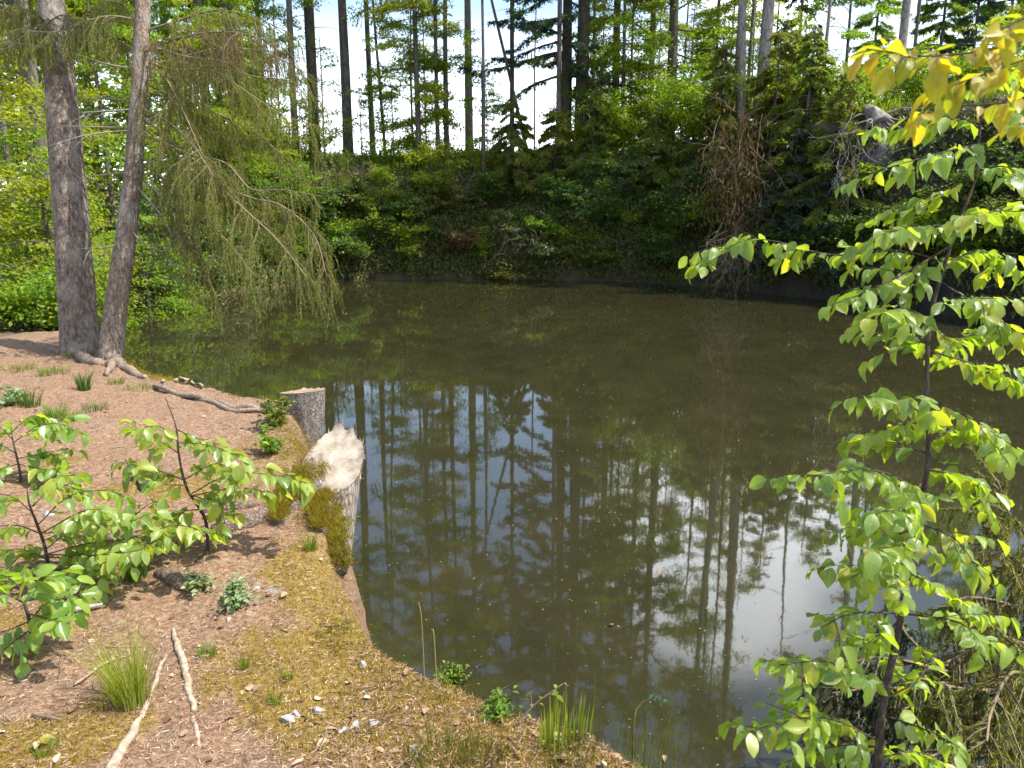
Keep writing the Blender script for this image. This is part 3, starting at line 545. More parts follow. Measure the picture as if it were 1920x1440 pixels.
for i, (px, t, h, wd, lm, lab) in enumerate(RIDGE):
    o = place('bush', px, 300, lab, 'bush', 'bushes along the bank top', t); q = .42 if 600 < px < 1050 else 1.05; grow_shrub(o, 200 + i, wd * 1.15, h * q, int(5600 * min(1, q + .15)), .12, M[lm], M['dark_twig'], 11, .17)
proto = None
for k in range(26):                      # knee-high thin saplings between the trunks
    px = rs.uniform(470, 1500); t = rs.uniform(32.5, 37) - max(0, px - 1250) * .022
    b = base_of(px, t)
    if k < 3:
        o = thing('thin_sapling', b, 'thin young sapling with a few green leaves between the trunks on the bank top', 'sapling', 'thin saplings between the bank trees')
        grow_broadleaf(o, 300 + k, 3.8 + .8 * k, .03, .25, .9, 900, .1, M['far_beech'], M['bark_far'], limbs=14, twig=4, spray=.14); proto = (proto or []) + [o]
    else:
        o = copy_tree(proto[k % 3]); o.location = b
    o.rotation_euler = (0, 0, rs.uniform(0, 6.28)); s_ = rs.uniform(.7, 1.3); o.scale = (s_, s_, s_)

protos = []
for k in range(16):
    px = [480, 530, 775, 800, 1125, 1145, 1180, 1230, 1275, 1290, 1310, 1345, 1360, 1400, 1440, 445][k]; t = rs.uniform(33.5, 39) - max(0, px - 1250) * .012; b = base_of(px, t)
    if k < 5:
        o = thing('young_beech', b, 'slender young beech in fresh leaf among the tall trunks of the far bank', 'tree', 'young beeches among the bank trunks'); grow_broadleaf(o, 350 + k, 7.5 + 1.3 * k, .05, .12, 1.9, 5200, .11, M['far_beech'] if k % 2 else M['far_yellow'], M['bark_far'], limbs=26, twig=6, spray=.2, elev=(-.05, .5)); protos.append(o)
    else: o = copy_tree(protos[k % 5]); o.location = b
    o.rotation_euler = (0, 0, rs.uniform(0, 6.28)); s_ = rs.uniform(.75, 1.25); o.scale = (s_, s_, s_)

# ------------------------------------------------------------------ undergrowth on the bank faces (nobody could count it)
def on_bank(n, g, x0, x1, y0, y1, dmax=7, dmin=.05, mask=None):
    x = g.uniform(x0, x1, n); y = g.uniform(y0, y1, n); z, d, pr = H(x, y, True); k = (d > dmin) & (d < dmax) & (z > .02)
    if mask is not None: k &= mask(x, y, z, d, pr)
    return np.stack([x, y, z], 1)[k], d[k], pr[k]
g = np.random.default_rng(31)
p, d, pr = on_bank(420000, g, -13, 17, 14, 40, 9, mask=lambda x, y, z, d, pr: (fbm(x * 1.1, y * 1.1, 4, 2) + g.normal(0, .25, len(x)) - .22 * pr[:, 4] * (z > .6) > -.2))
mb = MB(); n = len(p); off = np.abs(g.normal(0, .16, (n, 1))) * unit(np.array([0, -.7, .8]) + g.normal(0, .4, (n, 3)))
leaf_cards(mb, p + off, g.normal(0, 1, (n, 3)) + [0, -.3, -.5], np.array([0, -.4, .8]) + g.normal(0, .5, (n, 3)), g.uniform(.06, .17, n), .62)
p, d, pr = on_bank(260000, g, -11, 15, 14, 34, 1.5, .0); p = p[:36000]; n = len(p); leaf_cards(mb, p + np.stack([g.normal(0, .12, n), -np.abs(g.normal(0, .25, n)), np.abs(g.normal(0, .16, n)) + .03], 1), g.normal(0, .6, (n, 3)) + [0, -.4, -.7], np.array([0, -.5, .7]) + g.normal(0, .5, (n, 3)), g.uniform(.07, .2, n), .45)
tag(mb.build('bank_undergrowth', M['ivy_leaf']), 'dim tangle of ivy and low leaves covering the far bank face', 'undergrowth', kind='stuff')
mb = MB(); p, d, pr = on_bank(26000, g, -14, 17, 18, 42, 10, 2.2, mask=lambda x, y, z, d, pr: (z > 2.2) & (fbm(x * .8, y * .8, 3, 5) > -.1))
for q in p[:3600]: blades(mb, q, 8, .6, .14, g, .022, (0, -.15), .7)
tag(mb.build('bank_grass', M['light_grass']), 'long fresh grass growing along the top of the far bank', 'grass', kind='stuff')
mb = MB()                                # dead stalks and roots hanging on the face
p, d, pr = on_bank(5000, g, -10, 15, 16, 34, 4.5, .2)
for q in p[:900]: tube(mb, bough(q + [0, -.05, .1], unit(np.array([g.normal(0, .5), -.5, g.normal(.2, .7)])), g.uniform(.3, 1.3), 5, .8, .15, g), np.linspace(.012, .004, 5), 3, cap=False)
tag(mb.build('bank_dead_stalks', M['grey_twig']), 'dead stalks, twigs and rootlets sticking out of the far bank', 'twigs', kind='stuff')

# ------------------------------------------------------------------ plants one can tell apart on the bank faces: px, py of the foot, width, height (m)
FACE = [
 (760, 492, 2.0, 2.1, 'far_beech', 1500, 'bright layered shrub hanging over the water below the bright beech'),
 (700, 480, 1.5, 1.3, 'dark_leaf', 1200, 'dark leafy shrub on the bank left of the bright layered shrub'),
 (655, 500, 1.4, 1.0, 'dark_leaf', 1200, 'dark leafy shrub at the waterline just right of the drooping spruce tips'),
 (850, 488, 1.9, 1.1, 'brown_needle', 1300, 'reddish brown withered shrub right of the bright layered shrub'),
 (905, 500, 1.3, 1.1, 'far_beech', 900, 'small green shrub low over the water right of the withered shrub'),
 (950, 518, 1.8, .6, 'lime_needle', 900, 'pale green tuft trailing on the waterline in the middle of the far bank'),
 (1000, 475, 1.9, 1.5, 'pale_leaf', 1500, 'shrub of small pale glinting leaves halfway up the far bank'),
 (1035, 500, 1.6, 1.1, 'pale_leaf', 1100, 'lower shrub of pale glinting leaves close to the waterline'),
 (1092, 452, 1.3, .7, 'far_yellow', 900, 'bright yellow green spray standing out in the middle of the dark bank'),
 (1115, 512, 1.8, 1.2, 'lime_needle', 1500, 'drooping yellow green bush at the waterline under the bright spray'),
 (1150, 440, 2.0, 1.6, 'dark_leaf', 1700, 'dark leafy shrub right of the bright yellow green spray'),
 (1190, 390, 2.2, 2.4, 'pale_leaf', 1900, 'upright pale leaved shrub climbing to the bank top below the leaf wrapped trunk'),
 (1250, 505, 2.0, 1.2, 'dark_leaf', 1900, 'dark green shrub at the waterline left of the brown hanging brush'),
 (1225, 460, 1.8, 1.5, 'far_beech', 1200, 'mid green shrub halfway up the bank above the dark waterline shrub'),
 (1300, 455, 2.0, 1.8, 'dark_leaf', 1900, 'dark shrub halfway up the bank left of the brown hanging brush'),
 (930, 395, 2.2, 1.5, 'dark_leaf', 1700, 'dark shrub high on the bank below the strongly leaning stem'),
 (860, 400, 2.0, 1.2, 'ivy_leaf', 1500, 'dim shrub on the shaded bank left of the very thin long pole'),
 (790, 405, 2.0, 1.1, 'ivy_leaf', 1500, 'dim shrub on the shaded bank under the bright leafy beech'),
 (705, 400, 1.9, 1.2, 'far_beech', 900, 'sparse green shrub below the thin leaning pole'),
 (640, 400, 2.0, 1.2, 'ivy_leaf', 1500, 'dim shrub on the shaded bank below the forked trunk'),
 (575, 420, 2.2, 1.6, 'dark_leaf', 1800, 'dark shrub on the bank beside the end of the drooping boughs'),
 (520, 400, 2.2, 1.9, 'far_beech', 1800, 'green shrub behind the drooping boughs on the left bank'),
 (1380, 518, 2.0, 1.0, 'pale_leaf', 1200, 'grey green shrub at the waterline under the brown hanging brush'),
 (1470, 520, 1.9, 1.2, 'dark_leaf', 1600, 'dark shrub at the waterline behind the sapling side branch'),
 (1560, 530, 1.8, 1.2, 'ivy_leaf', 1500, 'dim shrub at the foot of the dark cliff'),
 (1700, 500, 1.8, 1.3, 'ivy_leaf', 1400, 'dim shrub on the dark cliff behind the sapling stem'),
 (1850, 470, 1.9, 1.3, 'ivy_leaf', 1400, 'dim shrub on the dark cliff right of the sapling stem'),
 (1045, 405, 2.2, 1.6, 'dark_leaf', 1800, 'dark shrub under the drooping spruce sprays at the bank edge'),
]
for i, (px, py, wd, h, lm, nl, lab) in enumerate(FACE):
    o = place('shrub', px, py, lab, 'shrub', 'shrubs on the bank face'); grow_shrub(o, 400 + i, wd, h, int(nl * 2.3), .105, M[lm], M['dark_twig'], 9, .11, flat=.4)
proto_f = []
gf = np.random.default_rng(451)
for i in range(44):                      # more of the same low growth, nothing tells these apart
    px = gf.uniform(480, 1340) if i < 34 else gf.uniform(1380, 1900); py = gf.uniform(345, 505); p, t = hit(px, py)
    if i < 5:
        o = thing('shrub', p, 'low leafy shrub with small leaves growing in the tangle of the shaded bank', 'shrub', 'low shrubs in the bank tangle'); grow_shrub(o, 460 + i, 1.5, 1.1, 2600, .095, M[['far_beech', 'dark_leaf', 'pale_leaf', 'far_yellow', 'dark_leaf'][i]], M['dark_twig'], 8, .12, flat=.4); proto_f.append(o)
    else: o = copy_tree(proto_f[i % 5]); o.location = tuple(p)
    o.rotation_euler = (0, 0, gf.uniform(0, 6.28)); q = gf.uniform(.6, 1.3); o.scale = (q, q, q)
DROOP = [ # small spruces leaning out of the bank
 (960, 330, 3.0, 1.8, 'lime_needle', (0, -.35), 'olive spruce spray leaning out over the bank edge in the middle'),
 (1040, 335, 2.8, 1.8, 'olive_needle', (0, -.35), 'second olive spruce spray leaning out over the bank edge, right of the first'),
 (1110, 330, 3.4, 1.5, 'olive_needle', (0, -.1), 'small spruce on the bank edge below the thickest mossy trunk'),
 (1340, 330, 4.6, 1.6, 'olive_needle', (0, -.1), 'ragged spruce on the bank top left of the brown hanging brush'),
 (1440, 330, 4.8, 1.8, 'olive_needle', (0, -.08), 'ragged olive spruce on the cliff below the clean pale grey trunk'),
 (1500, 345, 4.8, 1.6, 'olive_needle', (0, -.06), 'ragged olive spruce on the cliff left of the bare dead pole'),
 (1570, 400, 4.2, 1.7, 'olive_needle', (-.03, -.1), 'ragged olive spruce standing against the cliff below the mossy rock'),
 (1470, 450, 3.6, 1.5, 'spruce', (0, -.15), 'lower dark spruce on the cliff, its boughs just above the water'),
 (1560, 480, 3.2, 1.5, 'spruce', (0, -.1), 'lowest dark spruce against the cliff, behind the sapling side branch'),
 (1225, 345, 3.0, 1.5, 'olive_needle', (0, -.1), 'dark small spruce beside the leaf wrapped trunk'),
]
for i, (px, py, h, sp, lm, ln, lab) in enumerate(DROOP):
    o = place('small_spruce', px, py, lab, 'spruce', 'small spruces leaning from the bank'); grow_spruce(o, 500 + i, h, .055, .04, sp, M[lm], M['bark_far'], ln, dens=1.5, droop=.9, strip=(.3, .045), dead=4, whorl=.24)
o = thing('dead_brush', at(1385, 265, 24.0), 'brown hanging curtain of dead brush below the crooked leaning trunk', 'dead brush', None); grow_tangle(o, 61, (1.3, .9, 2.8), 36, M['twig'], .7)
fo = MB(); g = np.random.default_rng(62); q = g.normal(0, 1, (1400, 3)) * [.5, .35, 1.1] + [0, 0, -1.2]; leaf_cards(fo, q, g.normal(0, .5, q.shape) + [0, 0, -1], g.normal(0, 1, q.shape), g.uniform(.1, .3, len(q)), .2); fo.build('dry_needles', M['brown_needle'], o)
o = thing('dead_brush', at(1375, 450, 23.8), 'brown fan of bare roots reaching down to the water below the hanging brush', 'dead brush', None); grow_tangle(o, 63, (.9, .6, 1.7), 55, M['twig'])
o = thing('dead_brush', at(985, 440, 29.0), 'few brown dead twigs in a loose heap halfway up the far bank', 'dead brush', None); grow_tangle(o, 64, (1.6, .6, 1.0), 22, M['twig'], .4)
o = thing('dead_brush', at(690, 330, 31.0), 'brown dry spray hanging at the bank edge below the forked trunk', 'dead brush', None); grow_tangle(o, 65, (.6, .4, 1.3), 50, M['twig'])

# ------------------------------------------------------------------ rock and uprooted stump on the right cliff
def rock(name, c, size, seed, matn, parent=None, sub=40):
    g = np.random.default_rng(seed); u = np.linspace(0, 2 * np.pi, sub, endpoint=False); v = np.linspace(.02, np.pi - .02, sub // 2); U, V = np.meshgrid(u, v)
    D = np.stack([np.sin(V) * np.cos(U), np.sin(V) * np.sin(U), np.cos(V)], -1); r = 1 + .35 * fbm(D[..., 0] * 1.6 + seed, D[..., 1] * 1.6 + D[..., 2] * 1.3, 4, seed % 6); P = np.sign(D) * np.abs(D) ** .7 * r[..., None] * np.array(size) + np.array(c)
    mb = MB(); m, n = P.shape[:2]; i = np.arange(m - 1)[:, None] * n; j = np.arange(n)[None]; j2 = (j + 1) % n
    mb.add(P.reshape(-1, 3), np.stack([i + j, i + n + j, i + n + j2, i + j2], -1).reshape(-1, 4)); k = mb.n - m * n
    mb.add([P[0].mean(0), P[-1].mean(0)]); mb.f.append(np.stack([np.full(n, mb.n - 2), np.arange(n), (np.arange(n) + 1) % n], -1)); mb.f.append(np.stack([np.full(n, mb.n - 1), (m - 1) * n + (np.arange(n) + 1) % n, (m - 1) * n + np.arange(n)], -1))
    return mb.build(name, matn, parent, True)
def rock_mat():
    m, n, l, o = mat('cliff_rock'); g = n.new('ShaderNodeNewGeometry'); sx = n.new('ShaderNodeSeparateXYZ'); l.new(g.outputs['Normal'], sx.inputs[0]); a = noise(n, l, g.outputs['Position'], 3.5, 9, .65)
    r = ramp(n, [(.3, (.03, .03, .032)), (.55, (.09, .088, .085)), (.75, (.19, .185, .175))]); l.new(a.outputs[0], r.inputs[0])
    ad = n.new('ShaderNodeMath'); ad.operation = 'ADD'; l.new(sx.outputs[2], ad.inputs[0]); l.new(a.outputs[0], ad.inputs[1]); mr = ramp(n, [(.0, (0, 0, 0)), (1, (1, 1, 1))]); mr.color_ramp.elements[0].position = .95; l.new(ad.outputs[0], mr.inputs[0])
    mo = ramp(n, [(.3, (.06, .06, .01)), (.7, (.16, .14, .02))]); b = noise(n, l, g.outputs['Position'], 30, 4); l.new(b.outputs[0], mo.inputs[0]); c = mixc(n, l, mr.outputs[0], r.outputs[0], mo.outputs[0])
    p = principled(n, .85, .2); l.new(c, p.inputs['Base Color']); bp = n.new('ShaderNodeBump'); bp.inputs['Strength'].default_value = .9; bp.inputs['Distance'].default_value = .08; l.new(a.outputs[0], bp.inputs['Height']); l.new(bp.outputs[0], p.inputs['Normal']); l.new(p.outputs[0], o.inputs[0]); return m
M['rock'] = rock_mat()
tag(rock('boulder', at(1590, 245, 23.2), (.95, .8, .32), 71, M['rock']), 'dark rock shelf with a mossy yellow green top beside the uprooted stump', 'rock')
tag(rock('boulder', at(1668, 300, 22.6), (1.0, .8, .7), 72, M['rock']), 'dark rock below the uprooted stump', 'rock')
o = thing('uprooted_stump', at(1635, 215, 22.2), 'weathered grey uprooted stump with dangling roots on the rock', 'stump')
g = np.random.default_rng(75); mb = MB(); P = np.array([[.25, 0, -.3], [.15, 0, -.08], [-.02, 0, .1], [-.16, .05, .24], [-.22, .05, .36]]); tube(mb, catmull(P, 14), np.array([.5, .47, .44, .42, .38, .36, .33, .3, .27, .25, .2, .16, .12, .05]), 16, rough=.9, seed=3); mb.build('trunk', M['bark_pale'], o, True); o.scale = (.75, .75, .75)
for k in range(16):
    mb = MB(); a = g.uniform(0, 6.28); d = np.array([math.cos(a), -abs(math.sin(a)) * .7, g.uniform(-.6, .35)]); tube(mb, bough((.1, 0, -.1), d, g.uniform(.6, 1.9), 8, .9, .22, g), np.linspace(.06, .008, 8), 5); mb.build('root', M['grey_twig'], o, True)
o = thing('dead_brush', at(1600, 255, 21.6), 'pale bare roots trailing down the rock left of the uprooted stump', 'dead brush'); grow_tangle(o, 76, (1.1, .5, 1.5), 30, M['grey_twig'])

# ------------------------------------------------------------------ wood to the left of the pond
gl = np.random.default_rng(41)
LEFT = [ # px, t, kind, height, crown start, spread, leaves, leaf, label
 (15, 17, 'b', 7, .04, 2.3, 9000, 'far_yellow', 'yellow green young beech at the left margin behind the big trunk'),
 (60, 22, 'b', 9, .05, 2.6, 11000, 'far_yellow', 'tallest yellow green beech left of the big trunk'),
 (-40, 13.5, 'b', 5.5, .03, 2.0, 8000, 'far_yellow', 'low yellow beech cut off by the left margin'),
 (105, 26, 'b', 11, .05, 2.6, 11000, 'far_beech', 'green beech directly behind the big trunk'),
 (200, 24, 'b', 8, .04, 2.6, 11000, 'far_beech', 'bright green beech seen between the two near trunks'),
 (290, 27, 'b', 8.5, .04, 2.8, 12000, 'far_beech', 'broad green beech right of the slim spruce trunk'),
 (370, 28.5, 'b', 7, .03, 2.8, 12000, 'far_beech', 'bright green beech behind the hanging spruce boughs'),
 (440, 31, 'b', 8, .05, 2.6, 10000, 'far_beech', 'green beech behind the tips of the hanging spruce boughs'),
 (330, 23.2, 'b', 2.8, .05, 1.4, 3500, 'pale_leaf', 'low grey green beech at the left waterline'),
 (70, 15.5, 'b', 3.4, .03, 1.6, 5500, 'far_yellow', 'small yellow green beech beside the big trunk'),
 (250, 19.5, 'b', 3.2, .03, 1.5, 4500, 'far_beech', 'small beech at the water edge right of the slim spruce foot'),
]
for i, (px, t, kd, h, c0, sp, nl, lm, lab) in enumerate(LEFT):
    far_tree('young_beech', 'b', px, t, h, .05 + .006 * h, 600 + i, lab, 'tree', 'young beeches in the wood left of the pond', c0=c0, sp=sp, nl=nl, lm=M[lm], limbs=34, elev=(-.05, .55), leaf=.10 if t > 16 else .085)
for i, (px, t, h, r, c0, kd, lab) in enumerate([
 (55, 24, 17, .09, .45, 's', 'thin dark trunk near the left margin among yellow green leaves'), (78, 20, 19, .2, .5, 's', 'grey trunk hidden partly by the left side of the big trunk'), (20, 30, 20, .16, .4, 's', 'dim spruce trunk farthest left'),
 (330, 36, 23, .17, .4, 's', 'dim spruce trunk behind the upper hanging boughs'), (395, 33, 24, .2, .36, 's', 'brownish spruce trunk right behind the upper hanging boughs'), (180, 34, 21, .16, .34, 's', 'distant spruce in the gap between the two near trunks'), (250, 38, 22, .18, .3, 's', 'distant spruce hidden behind the slim trunk'),
 (420, 40, 23, .18, .3, 's', 'distant dim spruce left of the leftmost bank trunk'), (120, 42, 24, .2, .3, 's', 'distant spruce behind the big near trunk'), (-60, 25, 22, .2, .3, 's', 'spruce beyond the left margin')]):
    far_tree('spruce_tree', kd, px, t, h, r, 640 + i, lab, 'tree', 'spruces in the wood left of the pond', c0=c0, sp=2.6, dens=.8, bm=M['bark_far'], lm=M['spruce'] if i % 2 else M['olive_needle'], dead=18)
for i, (px, t, wd, h, lm, lab) in enumerate([(10, 12.5, 1.8, 1.2, 'far_yellow', 'yellow green bush at the left margin behind the slope'), (55, 13.2, 1.8, 1.1, 'far_beech', 'green bush left of the big trunk foot'), (95, 14.5, 1.6, .9, 'dark_leaf', 'dark bush hugging the big trunk foot from behind'),
   (205, 17.5, 1.4, 1.0, 'far_beech', 'green bush in the gap between the two near trunk feet'), (275, 21.5, 2.0, 1.3, 'pale_leaf', 'grey green bush above the left waterline'), (380, 25.5, 2.2, 1.6, 'far_beech', 'green bush above the left waterline under the hanging boughs'), (320, 25, 2.2, 2.0, 'dark_leaf', 'dark bush in the shade above the left waterline'), (140, 18, 2.0, 1.5, 'far_beech', 'green bush behind the big trunk'), (450, 28, 2.0, 1.6, 'dark_leaf', 'dark bush on the left bank behind the bough tips')]):
    o = place('bush', px, 560, lab, 'bush', 'bushes on the left bank', t); grow_shrub(o, 680 + i, wd, h, 3000, .085, M[lm], M['dark_twig'], 9, .14)
mb = MB(); g = np.random.default_rng(43); n = 26000                       # the wood closing the view far to the left
a = g.uniform(R(-62), R(-17), n); r_ = g.uniform(44, 58, n); zt = np.abs(g.normal(0, 6.0, n)) + 1 + 4 * vnoise(a * 30, a * 0, 1)
leaf_cards(mb, np.stack([r_ * np.sin(a), r_ * np.cos(a), zt], 1), g.normal(0, 1, (n, 3)) * [1, 1, .4], np.array([0, 0, 1]) + g.normal(0, .6, (n, 3)), g.uniform(.3, .6, n), .6)
tag(mb.build('far_off_wood_foliage', M['far_beech']), 'far off green wood closing the view to the left', 'wood', kind='stuff')

# ------------------------------------------------------------------ the two near spruces on the left
def on_ground(pts, lift=0.0):
    out_ = []
    for px, py in pts: q, _ = hit(px, py, .8, 40); out_.append(q + [0, 0, lift])
    return np.array(out_)
gn = np.random.default_rng(81)
b1, t1 = hit(150, 662); b2, t2 = hit(206, 676); t2 = max(t2, t1 * .94)
def bark_trunk(name, base, pts, r, matn, k, seed, parent, top):
    P = catmull(pts, 70); n = len(P); rr = np.interp(np.linspace(0, 1, n), [q[0] for q in r], [q[1] for q in r])
    th_ = np.arange(k) / k * 2 * np.pi; zz = np.linspace(0, 1, n)[:, None] * top
    R_ = rr[:, None] * (1 + .05 * fbm(np.cos(th_)[None] * 1.3 + seed, np.sin(th_)[None] * 1.3 + zz * 1.1, 4, 1) + .09 * (vnoise(th_[None] / 6.283 * 22, zz * 3.2, 2) - .5) * .6)
    fl = np.exp(-np.linspace(0, top, n) / .22)[:, None] * (.28 + .35 * np.maximum(0, np.cos(th_ * 3 + seed)))[None]
    R_ = R_ * (1 + fl); T, A, B = frames(P); V = P[:, None] + R_[..., None] * (np.cos(th_)[None, :, None] * A[:, None] + np.sin(th_)[None, :, None] * B[:, None])
    mb = MB(); i = np.arange(n - 1)[:, None] * k; j = np.arange(k)[None]; j2 = (j + 1) % k
    mb.add(V.reshape(-1, 3), np.stack([i + j, i + j2, i + k + j2, i + k + j], -1).reshape(-1, 4)); return mb.build(name, matn, parent, True, origin=base)
s1 = thing('spruce_tree', b1, 'thick grey brown spruce trunk with rough bark on the left of the near bank', 'tree', 'near spruces on the bank')
P1 = np.array([b1 + [0, 0, -.15], at(140, 500, t1), at(126, 320, t1), at(112, 150, t1 + .05), at(95, 0, t1 + .1), at(78, -180, t1 + .15)]); P1 = np.vstack([P1, P1[-1] + [-.3, .1, 5], P1[-1] + [-.6, .2, 13]])
bark_trunk('trunk', b1, P1, [(0, .215), (.1, .20), (.35, .175), (.6, .145), (1, .03)], M['bark_big'], 44, 1, s1, 20)
s2 = thing('spruce_tree', b2, 'slim leaning spruce with long bare and drooping boughs over the water', 'tree', 'near spruces on the bank')
T2D = t2 - .05
P2 = np.array([b2 + [0, 0, -.15], at(212, 620, T2D), at(238, 430, T2D), at(252, 300, T2D), at(262, 150, T2D), at(268, 0, T2D), at(272, -150, T2D)]); P2 = np.vstack([P2, P2[-1] + [.1, .1, 4], P2[-1] + [.1, .3, 10]])
bark_trunk('trunk', b2, P2, [(0, .135), (.1, .125), (.35, .095), (.6, .08), (1, .02)], M['bark_thin'], 30, 5, s2, 16)

def needle_bough(parent, origin, pts, depth0, depth1, r0, hang, nsec, matn, g, secl=.55, bark=None, bare=.15, needle=(.025, .0052), dens=1.0, name='bough', start=None):
    """one bough: woody limb with side twigs, hung with drooping needled shoots; the needles are its child"""
    m = len(pts); dp = np.linspace(depth0, depth1, m); P = np.array([at(q[0], q[1], dd) for q, dd in zip(pts, dp)])
    if start is not None: P[0] = start
    P = catmull(P, max(10, 5 * m)); n = len(P); mb = MB(); tube(mb, P, np.linspace(r0, .004, n), 6, rough=.1)
    nb = MB(); NP, NT = [], []
    for k in range(nsec):
        f = bare + (1 - bare) * (k + g.random()) / nsec; q, t = sample_path(P, np.array([f])); sd = unit(np.cross(t[0], [0, 0, 1])) * g.choice([-1, 1])
        L2 = secl * g.uniform(.4, 1.15) * (1.1 - .5 * f); S = bough(q[0], unit(t[0] * g.uniform(.3, .9) + sd * g.uniform(.2, 1.0) + [0, 0, g.uniform(-.35, .1)]), L2, 7, .7, .08, g); tube(mb, S, np.linspace(.005, .002, 7), 3, cap=False)
        nt3 = max(3, int(11 * L2 / .55))
        for h in range(nt3):
            q2, tt = sample_path(S, np.array([g.uniform(.08, 1)])); L3 = hang * g.uniform(.35, 1.15); W = bough(q2[0], unit(tt[0] * g.uniform(.2, .8) + np.array([g.normal(0, .3), g.normal(0, .3), -g.uniform(.3, 1.2)])), L3, 6, 1.3, .1, g); tube(mb, W, np.linspace(.0025, .0012, 6), 3, cap=False)
            kk = int(L3 / .0056 * dens); a, b = sample_path(W, g.random(kk)); NP.append(a); NT.append(b)
        kk = int(L2 / .005 * dens); a, b = sample_path(S, g.random(kk)); NP.append(a); NT.append(b)
    o = mb.build(name, bark or M['bough_twig'], parent, True, origin=origin)
    needle_tris(nb, np.concatenate(NP), np.concatenate(NT), needle[0], needle[1], g, .8, .2)
    f = nb.build('needles', matn, o, origin=origin); return o
ON = M['olive_needle']
def tr2(py): x = np.interp(py, [0, 150, 300, 430, 620], [268, 262, 252, 238, 212]); return at(x, py, T2D)
BG = [ # traced boughs of the slim spruce: points, depth at trunk and tip (relative), radius, hang, side twigs
 ([(268, 210), (306, 252), (350, 288), (423, 306), (470, 354), (530, 356), (602, 368)], 0, -.5, .017, .28, 26, .45, ON),
 ([(266, 248), (317, 273), (368, 303), (420, 357), (463, 397), (520, 450), (575, 520)], 0, -.9, .018, .42, 46, .62, ON),
 ([(264, 292), (310, 313), (365, 335), (412, 350), (474, 372), (529, 386), (588, 440), (612, 515)], 0, -.7, .017, .35, 60, .60, ON),
 ([(262, 299), (303, 332), (339, 357), (390, 410), (440, 470), (480, 520)], .1, .3, .014, .45, 34, .6, ON),
 ([(266, 85), (300, 92), (346, 106), (423, 117), (470, 142), (547, 153), (600, 190)], .1, .6, .016, .32, 34, .62, ON),
 ([(264, 110), (320, 130), (400, 133), (460, 171), (530, 215), (610, 240)], 0, .2, .014, .42, 34, .6, ON),
 ([(266, 60), (330, 40), (400, 20), (470, 30), (540, 60)], .1, -.5, .014, .3, 26, .6, ON),
 ([(264, 150), (310, 175), (360, 200), (410, 240), (450, 290)], .1, .8, .013, .34, 24, .6, ON),
 ([(262, 40), (210, 30), (160, 40), (100, 60), (40, 55)], 0, -.4, .014, .3, 30, .5, ON),
 ([(262, 120), (300, 135), (330, 180), (380, 290), (400, 330)], .1, -.6, .012, .4, 30, .55, ON),
 ([(240, 400), (280, 420), (330, 430), (370, 445)], .1, .2, .010, .25, 16, .4, M['pale_leaf']),
 ([(264, 130), (330, 110), (420, 90), (500, 100), (580, 140)], .2, .9, .014, .32, 28, .65, ON),
 ([(266, 100), (340, 70), (430, 60), (520, 80)], -.1, -1.0, .014, .4, 28, .65, M['brown_needle']),
 ([(262, 170), (330, 185), (400, 210), (480, 250), (540, 300)], .2, 1.0, .014, .34, 28, .65, ON),
 ([(260, 200), (310, 225), (360, 270), (400, 330)], .1, -.9, .013, .34, 22, .6, ON),
 ([(250, 320), (300, 370), (350, 440), (390, 520), (410, 570)], .1, .4, .012, .36, 26, .5, ON),
]
for pts, d0, d1, r0, hg, ns, sl, mt in BG:
    needle_bough(s2, b2, pts, T2D + d0, T2D + d1, r0, hg, ns, mt, gn, sl, start=tr2(pts[0][1]))
for pts, d1 in [([(246, 204), (200, 208), (146, 211)], -.4), ([(244, 244), (200, 248), (153, 255), (90, 275)], -.5), ([(248, 240), (180, 238), (100, 236), (0, 233)], .3), ([(246, 190), (200, 184), (150, 186)], .3), ([(240, 322), (190, 328), (150, 335)], .2), ([(232, 455), (205, 462), (170, 468)], -.3), ([(250, 130), (200, 120), (120, 96), (0, 76)], -.2),
   ([(262, 330), (310, 370), (330, 420), (345, 470)], .2), ([(256, 340), (300, 400), (322, 440)], -.3), ([(236, 420), (262, 450), (300, 470), (330, 465)], -.2)]:
    mb = MB(); P = np.array([at(q[0], q[1], T2D + d1 * i / (len(pts) - 1)) for i, q in enumerate(pts)]); P[0] = tr2(pts[0][1]); P = catmull(P, 12); tube(mb, P, np.linspace(.011, .003, 12), 5)
    for k in range(7): q, t = sample_path(P, np.array([gn.uniform(.25, 1)])); tube(mb, bough(q[0], unit(t[0] + gn.normal(0, .7, 3)), gn.uniform(.1, .35), 5, .4, .15, gn), np.linspace(.004, .0015, 5), 3, cap=False)
    mb.build('dead_branch', M['grey_twig'], s2, True, origin=b2)
for pts, d1, mt in [([(118, 130), (160, 60), (210, 70), (250, 95)], -.5, M['olive_needle']), ([(108, 60), (60, 20), (0, 10)], -.3, M['olive_needle']), ([(112, 100), (150, 40), (190, 5), (230, 0)], .2, M['olive_needle']), ([(104, 40), (70, 50), (30, 70), (-20, 80)], -.6, M['olive_needle']), ([(110, 100), (80, 60), (110, 30), (140, 30)], -.9, M['spruce'])]:
    needle_bough(s1, b1, pts, t1, t1 + d1, .013, .3, 26, mt, gn, .5)
g = np.random.default_rng(83)                               # crowns out of the frame, seen in the water and in the shade they cast
